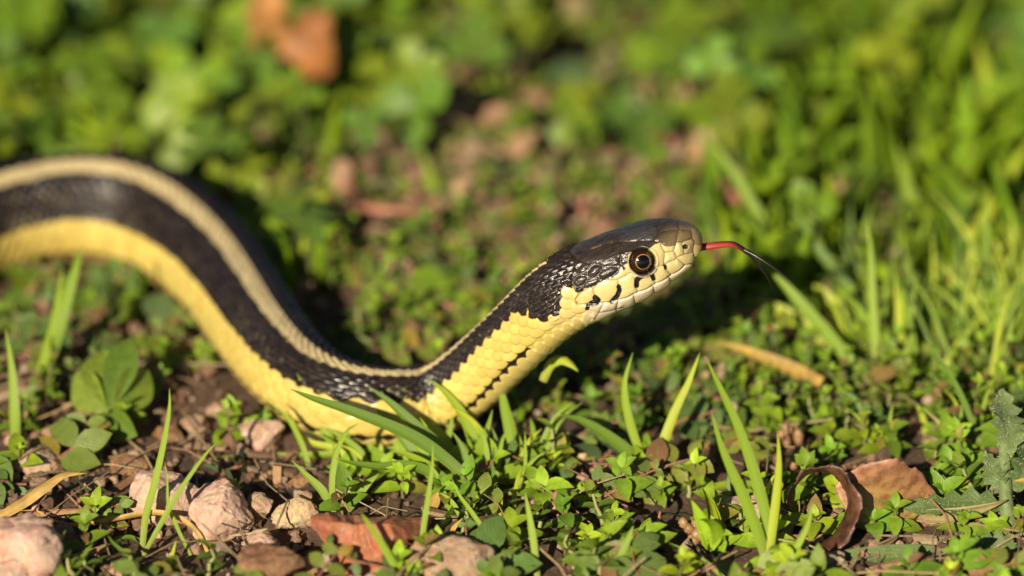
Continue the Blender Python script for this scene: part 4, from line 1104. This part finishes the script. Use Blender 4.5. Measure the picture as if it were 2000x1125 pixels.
for k_, (lab, a, b, w, h) in enumerate([('brown clod beside the broad leaved weed', 330, 850, 70, 42), ('lumpy clod below the snake coil', 380, 830, 60, 40), ('flat clod at lower left behind the stones', 250, 910, 90, 40), ('dark clod at the far lower left', 60, 905, 110, 50), ('grey clod left of the dark blade tip', 590, 935, 55, 34), ('small clod by the straw tip', 180, 945, 60, 34)]):
    stone(lab, a, b, w, h, 'tan_rock' if k_ % 2 else 'brown_rock', 40 + k_, .9, 10, 'soil clods at lower left')

def red_rock():
    # a split slab: flat top edge, lit front facet, broken right flank
    pts_f = [(608, 1010), (640, 1002), (700, 1006), (830, 1006), (832, 1050), (800, 1085), (790, 1150), (665, 1150), (648, 1090), (632, 1050)]
    d0 = base_depth(690, 1120) + .15
    P = np.array([at_depth(x, y, d0 + (.35 if y < 1020 else 0) + (.5 if x > 770 else 0)) for x, y in pts_f])
    c = P.mean(0); ins = np.array([at_depth(x, y, d0 - .3) for x, y in [(640, 1025), (650, 1022), (700, 1022), (760, 1022), (768, 1050), (752, 1085), (750, 1150), (672, 1150), (664, 1090), (650, 1050)]])
    back = P + np.array([0.1, 0.9, -.12]); back[:4, 2] -= .55
    import bmesh
    bm = bmesh.new(); n = len(P)
    a = [bm.verts.new(p) for p in P]; i_ = [bm.verts.new(p) for p in ins]; bk = [bm.verts.new(p) for p in back]
    for k in range(n):
        q = (k + 1) % n
        bm.faces.new((a[k], a[q], i_[q], i_[k])); bm.faces.new((bk[k], bk[q], a[q], a[k]))
    bm.faces.new(i_); bm.faces.new(bk[::-1])
    bmesh.ops.triangulate(bm, faces=bm.faces[:])
    bmesh.ops.subdivide_edges(bm, edges=bm.edges[:], cuts=5, use_grid_fill=True)
    bmesh.ops.recalc_face_normals(bm, faces=bm.faces[:]); bm.normal_update()
    for v in bm.verts:
        x, y, z = v.co; nn = 0
        for f, s_ in ((1.1, .14), (3.2, .11), (9, .06)): nn += s_ * (float(vnoise(x * f + 60, z * f + y * f * .6 + 60, 77)) - .5)
        v.co += v.normal * nn
    me = bpy.data.meshes.new('stone'); loc = at_ground(700, 1125)
    for v in bm.verts: v.co -= Vector(loc)
    bm.to_mesh(me); bm.free(); me.materials.append(M['red_rock'])
    o = obj('stone', me); o.location = loc
    tag(o, 'angular brick red rock standing at the bottom middle', 'stone', 'stones on the soil')
red_rock()

# ---- small leafy sprigs in focus
SPL = [mesh_np('leaf', *(lambda g: (g[0], g[1]))(leaf_geo(1, .60, 8, 2, .28, .45 + .15 * i, bpow=.72, seed=i)), M['sprig'], leaf_geo(1, .60, 8, 2, .28, .45 + .15 * i, bpow=.72, seed=i)[2]) for i in range(3)]
STL = [mesh_np('leaf', *(lambda g: (g[0], g[1]))(leaf_geo(1, .58, 8, 2, .4, .35 + .15 * i, bpow=.75, seed=i)), M['sprig_tip'], leaf_geo(1, .58, 8, 2, .4, .35 + .15 * i, bpow=.75, seed=i)[2]) for i in range(3)]
SGL = [mesh_np('leaf', *(lambda g: (g[0], g[1]))(leaf_geo(1, .70, 8, 2, .10, .2 + .15 * i, bpow=.92, seed=i)), M['spurge'], leaf_geo(1, .70, 8, 2, .10, .2 + .15 * i, bpow=.92, seed=i)[2]) for i in range(3)]

def sprig(label, foot, top, size, nodes=4, seed=0, kind='sprig', d1=0.0, group='leafy weed sprigs', spread=.45):
    rg = np.random.default_rng(seed + 100); d0 = base_depth(*foot)
    p0 = at_depth(*foot, d0); p1 = at_depth(*top, d0 + d1)
    size *= 1.22
    t = thing('weed_sprig', label, 'weed', tuple(p0), group)
    P = np.array([p0 + (p1 - p0) * i / nodes for i in range(nodes + 1)]); P[1:-1] += rg.normal(0, .04, (nodes - 1, 3))
    V, F, UV = tube_geo(P, np.linspace(.055, .03, nodes + 1), 6); obj('stem', mesh_np('stem', local(V, t), F, M['stem' if kind != 'spurge' else 'stem_pink'], UV), t)
    a0 = rg.random() * 3; ax = nrm(p1 - p0)
    Rax = frame_from(nrm(np.cross(ax, [0.2, 1, .1])), ax)
    for i in range(1, nodes + 1):
        f = i / nodes; s = size * (1.05 - .35 * f)
        last = i == nodes
        for k in range(2):
            a = a0 + i * 1.571 + k * math.pi + rg.normal(0, .15)
            R = sunward(rg, .1, .4) @ Rax @ rotz(a) @ rotx((spread + (.25 if last else 0)) + rg.normal(0, .12))
            me = SGL if kind == 'spurge' else (STL if last else SPL)
            obj('leaf', me[rg.integers(3)], t, mat4(R, P[i] - p0, s * rg.uniform(.85, 1.12)))
        if last and kind != 'spurge':
            for k in range(3):
                R = Rax @ rotz(a0 + k * 2.1 + .6) @ rotx(.95 + rg.normal(0, .1)); obj('leaf', STL[rg.integers(3)], t, mat4(R, P[i] - p0, s * rg.uniform(.45, .62)))
    return t

sprig('hairy leaved sprig at the lower left corner beside the pink stones', (150, 1130), (118, 1072), .46, 3, 1)
sprig('second sprig from the lower left corner, left of the thin grass tuft', (180, 1135), (165, 1095), .42, 3, 2)
sprig('small sprig at the foot of the lower left grass tuft', (262, 1125), (255, 1085), .34, 3, 3)
sprig('sprig under the end of the orange straw', (405, 1130), (412, 1072), .40, 4, 4)
sprig('low sprig between the lower left tuft and the orange straw', (330, 1130), (335, 1100), .36, 3, 5)
sprig('fresh sprig with open leaf pairs beside the tan bottom rock', (1015, 1125), (1008, 1070), .44, 3, 6)
sprig('bright sprig with upright leaf pair at the bottom middle', (1170, 1140), (1160, 1072), .50, 4, 7)
sprig('yellow green sprig tip left of the bottom middle sprig', (1118, 1110), (1108, 1045), .38, 4, 8)
sprig('tall pale stemmed sprig close to the snake neck', (1092, 930), (1078, 838), .42, 4, 9)
sprig('sprig on a thick pale stem under the level blade', (1180, 1035), (1158, 965), .46, 3, 10)
sprig('dense sprig directly right of the neck tuft', (1035, 940), (1030, 880), .40, 4, 11)
sprig('bright leafy sprig below the level yellow tipped blade', (1060, 1050), (1050, 1000), .40, 4, 12)
sprig('sprig left of the bottom middle grass stem', (975, 1010), (965, 955), .40, 4, 13)
sprig('sprig right under the dark bent blade', (905, 1040), (915, 985), .38, 4, 14)
sprig('leafy sprig at the foot of the V of lime blades', (1345, 970), (1338, 922), .42, 3, 15)
sprig('sprig behind the V of lime blades', (1235, 880), (1232, 838), .38, 3, 16)
sprig('large fresh sprig in front of the thistle at right', (1905, 985), (1880, 915), .56, 4, 17)
sprig('sprig at the right edge under the thistle leaf', (1845, 930), (1828, 880), .44, 3, 18)
sprig('young sprig between the seed head and the tall lower right tuft', (1455, 1050), (1445, 1000), .40, 3, 19)
sprig('sprig left of the curled brown leaf', (1590, 1010), (1582, 955), .40, 3, 20)
sprig('bright sprig above the orange leaf', (1660, 870), (1652, 800), .46, 4, 21)
sprig('tangled sprig left of the one above the orange leaf', (1590, 850), (1580, 775), .44, 4, 22)
sprig('sprig beside the dry grey leaf at right', (1740, 840), (1738, 770), .46, 4, 23)
sprig('sprig behind the dry grey leaf at right', (1800, 780), (1795, 715), .46, 4, 24)
sprig('sprig far right below the edge cluster of grass', (1880, 790), (1872, 730), .44, 4, 25)
sprig('sprig above the flat yellow dry blade', (1640, 750), (1640, 690), .44, 4, 26)
sprig('lush sprig in the gap between coil and neck', (705, 690), (700, 600), .48, 5, 27)
sprig('lush sprig next to the neck in the gap behind it', (820, 670), (815, 590), .46, 5, 28)
sprig('sprig in the middle of the gap between coil and neck', (760, 680), (762, 640), .44, 4, 29)
sprig('sprig behind the neck just left of the head', (900, 600), (905, 545), .46, 4, 30)
sprig('small sprig in the deep shade below the chin', (1215, 760), (1222, 715), .42, 3, 31)
SG = 'grey green weeds with oval leaves'
sprig('grey oval leaved weed right of the bottom middle sprig', (1240, 1075), (1290, 1000), .72, 3, 40, 'spurge', .3, SG, .1)
sprig('dark oval leaved weed at the bottom edge under the seed heads', (1330, 1140), (1400, 1105), .80, 2, 41, 'spurge', .1, SG, .1)
sprig('grey oval leaved weed left of the V of lime blades', (1165, 905), (1200, 870), .66, 3, 42, 'spurge', .4, SG, .1)
sprig('dark leaved weed in front of the neck shadow', (1260, 830), (1300, 780), .74, 3, 43, 'spurge', .5, SG, .1)
sprig('grey leaved weed lying above the lower left stones', (420, 930), (480, 905), .55, 3, 44, 'spurge', .3, SG, .1)
sprig('oval leaved weed left of the brown curled leaf', (1560, 1030), (1600, 985), .50, 3, 45, 'spurge', .2, SG, .2)
sprig('grey leaved weed between the seed heads and the V blades', (1380, 880), (1400, 830), .60, 3, 46, 'spurge', .4, SG, .1)
sprig('small grey leaved weed at lower left behind the straw', (150, 990), (185, 955), .50, 3, 47, 'spurge', .2, SG, .2)

# ---- pink seed heads
CAPM = None
def seed_head(label, px, py, size, seed, n=9):
    global CAPM
    rg = np.random.default_rng(seed + 300)
    if CAPM is None:
        V, F = ico(3); V = V.copy(); a = np.arctan2(V[:, 1], V[:, 0]); V[:, :2] *= (0.80 + .2 * np.abs(np.cos(1.5 * a)))[:, None]; V[:, 2] *= 1.15; V[:, 2] += .12 * np.maximum(0, V[:, 2]) ** 3
        CAPM = mesh_np('capsule', V, F, M['capsule'])
    g = at_ground(px, py + 28); t = thing('seed_head', label, 'seed head', tuple(g), 'pink seed heads of the weed')
    d = depth_of(g); top = at_depth(px, py, d)
    V, F, UV = tube_geo(np.array([g, (g + top) / 2 + rg.normal(0, .04, 3), top]), .035, 5); obj('stem', mesh_np('stem', local(V, t), F, M['stem_pink'], UV), t)
    for k in range(n):
        p = top + nrm(rg.normal(0, 1, 3) + [0, -.4, .4]) * size * rg.uniform(.5, 1.1) * [1, .8, .8]
        o = obj('capsule', CAPM, t, mat4(rotz(rg.random() * 6) @ rotx(rg.normal(0, .6)), p - g, size * rg.uniform(.28, .48)))
        if k % 3 == 0:
            hV, hF, hU = tube_geo(np.array([[0, 0, .9], [.15, .05, 1.8], [.1, .2, 2.6]]), [.12, .09, .05], 4); obj('style', mesh_np('style', hV, hF, M['straw']), o)
seed_head('pink seed head in focus left of the tall lower right tuft', 1360, 1035, .27, 1, 12)
seed_head('pink seed head at the bottom edge below the grey weed', 1262, 1088, .27, 2, 12)
seed_head('reddish seed head under the level yellow tipped blade', 1092, 988, .24, 3)
seed_head('small red seed head right above the level yellow tipped blade', 1172, 922, .20, 4)
seed_head('seed head at the foot of the V blades, left side', 1238, 925, .22, 5)
seed_head('blurred seed head above the tall lower right tuft', 1450, 735, .30, 6)
seed_head('red seed head left of the orange leaf', 1540, 850, .26, 7)
seed_head('seed head standing between curled leaf and grass tuft', 1570, 900, .24, 8)
seed_head('blurred red seed head below the neck shadow', 1200, 650, .26, 9)

# ---- fallen leaves
def ribbon_leaf(label, path, dep, halfw, mat, name='fallen_leaf', tilt=.35):
    """a dry leaf rolled up: its midline follows the path, its breadth runs away from the camera"""
    g = at_ground(*path[0]); t0 = depth_of(g)
    P = catmull(np.array([at_depth(x, y, t0 + dep * i / (len(path) - 1)) for i, (x, y) in enumerate(path)]), 8); n = len(P)
    tt_ = np.linspace(0, 1, n); w = halfw * np.sin(np.pi * np.clip(tt_ * .80 + .17, 0, 1)) ** .7 * (1.35 - .8 * tt_)
    T = nrm(np.gradient(P, axis=0)); sd = nrm(FWD + tilt * np.cross(T, FWD)); sd = nrm(sd - np.sum(sd * T, -1)[:, None] * T); up = np.cross(sd, T)
    rg = np.random.default_rng(3); V = []; UV = []
    for i in range(n):
        for c in np.linspace(-1, 1, 9):
            rr = .04 * math.sin(i * .5 + c * 4) * abs(c) + .012 * math.sin(i * 1.9 + c * 9)
            V.append(P[i] + sd[i] * c * w[i] * (1 + .05 * math.sin(i * .8) + .03 * math.sin(i * 2.9)) + up[i] * (.22 * c * c * w[i] + rr)); UV.append((c * .5 + .5, tt_[i]))
    F = [(i * 9 + j, i * 9 + j + 1, (i + 1) * 9 + j + 1, (i + 1) * 9 + j) for i in range(n - 1) for j in range(8)]
    o = obj(name, mesh_np(name, np.array(V) - g, F, M[mat], UV)); o.location = g
    sol = o.modifiers.new('thickness', 'SOLIDIFY'); sol.thickness = .025
    return tag(o, label, 'leaf')
ribbon_leaf('curled dry brown leaf right of the tall lower right tuft', [(1572, 1082), (1618, 1058), (1650, 1025), (1660, 980), (1645, 940), (1612, 918), (1575, 925), (1548, 955), (1540, 990)], .3, .42, 'brown_leaf', tilt=.15)
def flat_leaf(label, base, tip, w, mat, d0=None, d1=None, roll=0., **kw):
    o = leaf_px(None, base, tip, w, mat, d0, d1, roll, 'fallen_leaf', **kw)
    c = np.array([v.co[:] for v in o.data.vertices]).mean(0)
    for v in o.data.vertices: v.co -= Vector(c)
    o.location = c; sol = o.modifiers.new('thickness', 'SOLIDIFY'); sol.thickness = .03
    return tag(o, label, 'leaf')
flat_leaf('orange and yellow leaf leaning behind the curled brown leaf', (1632, 950), (1835, 985), 158, 'autumn', .1, .2, .3, nl=40, nc=5, fold=.22, curl=.45, bpow=.85, wave=.05, rag=.35)
flat_leaf('dry grey brown leaf at right behind the sprigs', (1800, 865), (1905, 805), 40, 'tan_leaf', None, None, .5, fold=.4)
flat_leaf('crumpled rusty dead leaf at the bottom right corner', (1900, 1120), (1985, 1085), 75, 'rust_leaf', None, None, .4, fold=.5, wave=.15, nl=16, nc=4, lobes=4)
flat_leaf('pale olive leaf lying below the orange leaf', (1735, 1000), (1930, 1040), 46, 'straw_pale', None, -.4, .9, fold=.3, curl=.7)
flat_leaf('tan dry leaf lying under the curled brown leaf', (1680, 1080), (1760, 1055), 34, 'tan_leaf', None, None, .9, fold=.4)
flat_leaf('long orange dry leaf hanging at the top left', (500, -50), (552, 128), 96, 'orange_leaf', base_depth(545, 130) - 5.4, base_depth(545, 130) - 5.4, -.4, nl=30, nc=4, fold=.5, bpow=1.2, wave=.14, rag=.7, curl=.9, seed=4)
flat_leaf('shorter rusty orange leaf beside the long orange one', (638, 20), (585, 155), 80, 'rusty_orange_leaf', base_depth(590, 150) - 5.2, base_depth(590, 150) - 5.3, .4, nl=30, nc=4, fold=.6, bpow=.8, wave=.16, rag=.8, curl=1.1, seed=9)
flat_leaf('small orange dead leaf in the weeds under the coil', (230, 610), (205, 670), 24, 'rust_leaf', None, None, .2)
flat_leaf('small brown dead leaf above the small orange one', (190, 560), (250, 600), 34, 'rust_leaf', None, None, .4)

# ---- pink creeping stems in the middle distance
def creeper(label, pts, w):
    g = at_ground(*pts[0]); P = catmull(np.array([at_ground(x, y, 1.0 - .35 * abs(2 * i_ / (len(pts) - 1) - 1)) for i_, (x, y) in enumerate(pts)]), 6)
    V, F, UV = tube_geo(P, np.linspace(w, w * .7, len(P)) / PXCM / 2 * (DIST + depth_of(g)) / DIST, 7)
    o = obj('creeping_stem', mesh_np('creeping_stem', V - g, F, M['stem_pink'], UV)); o.location = g; tag(o, label, 'stem', 'pink creeping stems')
creeper('pink creeping stem slanting behind the snout', [(1385, 330), (1430, 380), (1490, 430), (1540, 480)], 22)
creeper('pink creeping stem lying level behind the gap', [(690, 400), (740, 410), (790, 412), (840, 425)], 18)
creeper('short pink stem standing above the level one', [(680, 345), (690, 375), (705, 400)], 20)
creeper('faint pink stem right of the snout', [(1440, 430), (1400, 500), (1370, 560)], 15)
creeper('pink stem in the background above the head', [(1215, 225), (1260, 250), (1320, 265)], 24)

# ---- broad leaved weed under the coil
t = thing('broadleaf_weed', 'blurred broad leaved weed rosette under the coil at left', 'weed', tuple(at_ground(215, 810)))
for b_, tp, w_, rl, m_ in [((215, 800), (203, 672), 100, .2, 'sprig_tip'), ((212, 805), (130, 730), 78, -.3, 'sprig_tip'), ((220, 805), (300, 722), 78, .3, 'sprig_tip'), ((215, 808), (180, 850), 70, .4, 'sprig'), ((222, 808), (300, 790), 48, .6, 'sprig'), ((216, 800), (250, 650), 66, 0, 'sprig'), ((214, 808), (250, 850), 60, .5, 'sprig')]:
    leaf_px(t, b_, tp, w_, m_, base_depth(215, 812) - .9, base_depth(215, 812) - (.5 if tp[1] < 800 else 1.5), rl, fold=.25, curl=.5, bpow=1.15)
for lab, cx_, cy_, w_, m_ in [('large round green leaf right above the coil', 350, 290, 95, 'sprig'), ('round dark green leaf in the upper middle', 1115, 150, 90, 'spurge'), ('round green leaf at the far left', 40, 150, 90, 'sprig'), ('dark round leaf inside the coil', 310, 600, 70, 'spurge'), ('mid green round leaf inside the coil', 185, 585, 65, 'sprig'),
                          ('pale grey oval leaf right of the tongue', 1650, 540, 60, 'spurge')]:
    t = thing('round_leaf_weed', lab, 'weed', tuple(at_ground(cx_, cy_ + w_ * .8)), 'blurred round leaves'); d_ = base_depth(cx_, cy_ + w_ * .8)
    leaf_px(t, (cx_ - 4, cy_ + w_ * .5), (cx_ + 6, cy_ - w_ * .5), w_ * .95, m_, d_, d_ + .3, .1, fold=.2, curl=.4, bpow=1.05)
    V, F, UV = tube_geo(np.array([np.array(t.location), at_depth(cx_ - 4, cy_ + w_ * .5, d_)]), .05, 5); obj('stalk', mesh_np('stalk', local(V, t), F, M['stem'], UV), t)

# ---- thistle at the right edge
t = thing('thistle', 'hairy thistle with spiny lobed leaves at the lower right edge', 'thistle', tuple(at_ground(1975, 1040)))
dth = base_depth(1975, 1040)
for b_, tp, w_, rl, m_, d_ in [((1975, 885), (1962, 745), 84, .15, 'thistle_pale', 1.2), ((1965, 990), (1762, 975), 70, .7, 'thistle', -.2), ((1990, 1070), (1870, 1065), 70, .5, 'thistle', -.6), ((1960, 960), (1920, 880), 60, -.4, 'thistle', .3), ((1985, 960), (2030, 830), 80, .2, 'thistle', .5)]:
    leaf_px(t, b_, tp, w_, m_, dth, dth + d_, rl, nl=36, nc=4, fold=.3, curl=.3, lobes=6, wave=.10, bpow=.8)
V, F, UV = tube_geo(catmull(np.array([at_depth(1975, 1060, dth), at_depth(1965, 980, dth), at_depth(1962, 900, dth + .2), at_depth(1960, 860, dth + .3)]), 5), np.linspace(.16, .09, 16), 8); obj('stem', mesh_np('stem', local(V, t), F, M['thistle_pale'], UV), t)
lf = leaf_px(t, (1870, 1080), (1512, 1096), 44, 'thistle', dth - .6, dth - .9, .5, nl=24, nc=3, fold=.35, curl=.15, bpow=.7)
def hairs(src_objs, n, L, parent):
    rg = np.random.default_rng(8); V = []; F = []
    for o in src_objs:
        me = o.data; co = np.array([v.co[:] for v in me.vertices]); no = np.array([v.normal[:] for v in me.vertices])
        for _ in range(n):
            f = me.polygons[rg.integers(len(me.polygons))]; vi = list(f.vertices); w = rg.dirichlet(np.ones(len(vi)))
            p = (co[vi] * w[:, None]).sum(0); d = nrm(no[vi[0]] * (1 if rg.random() < .8 else -1) + rg.normal(0, .5, 3)); s = nrm(np.cross(d, rg.normal(0, 1, 3))) * .006
            l = L * rg.uniform(.5, 1.2); k = len(V); V += [p - s, p + s, p + d * l]; F.append((k, k + 1, k + 2))
    o = obj('hair', mesh_np('hair', V, np.array(F), M['hair']), parent); o['kind'] = 'stuff'
hairs([c for c in t.children if c.name.startswith('leaf') or c.name.startswith('stem')], 420, .07, t)
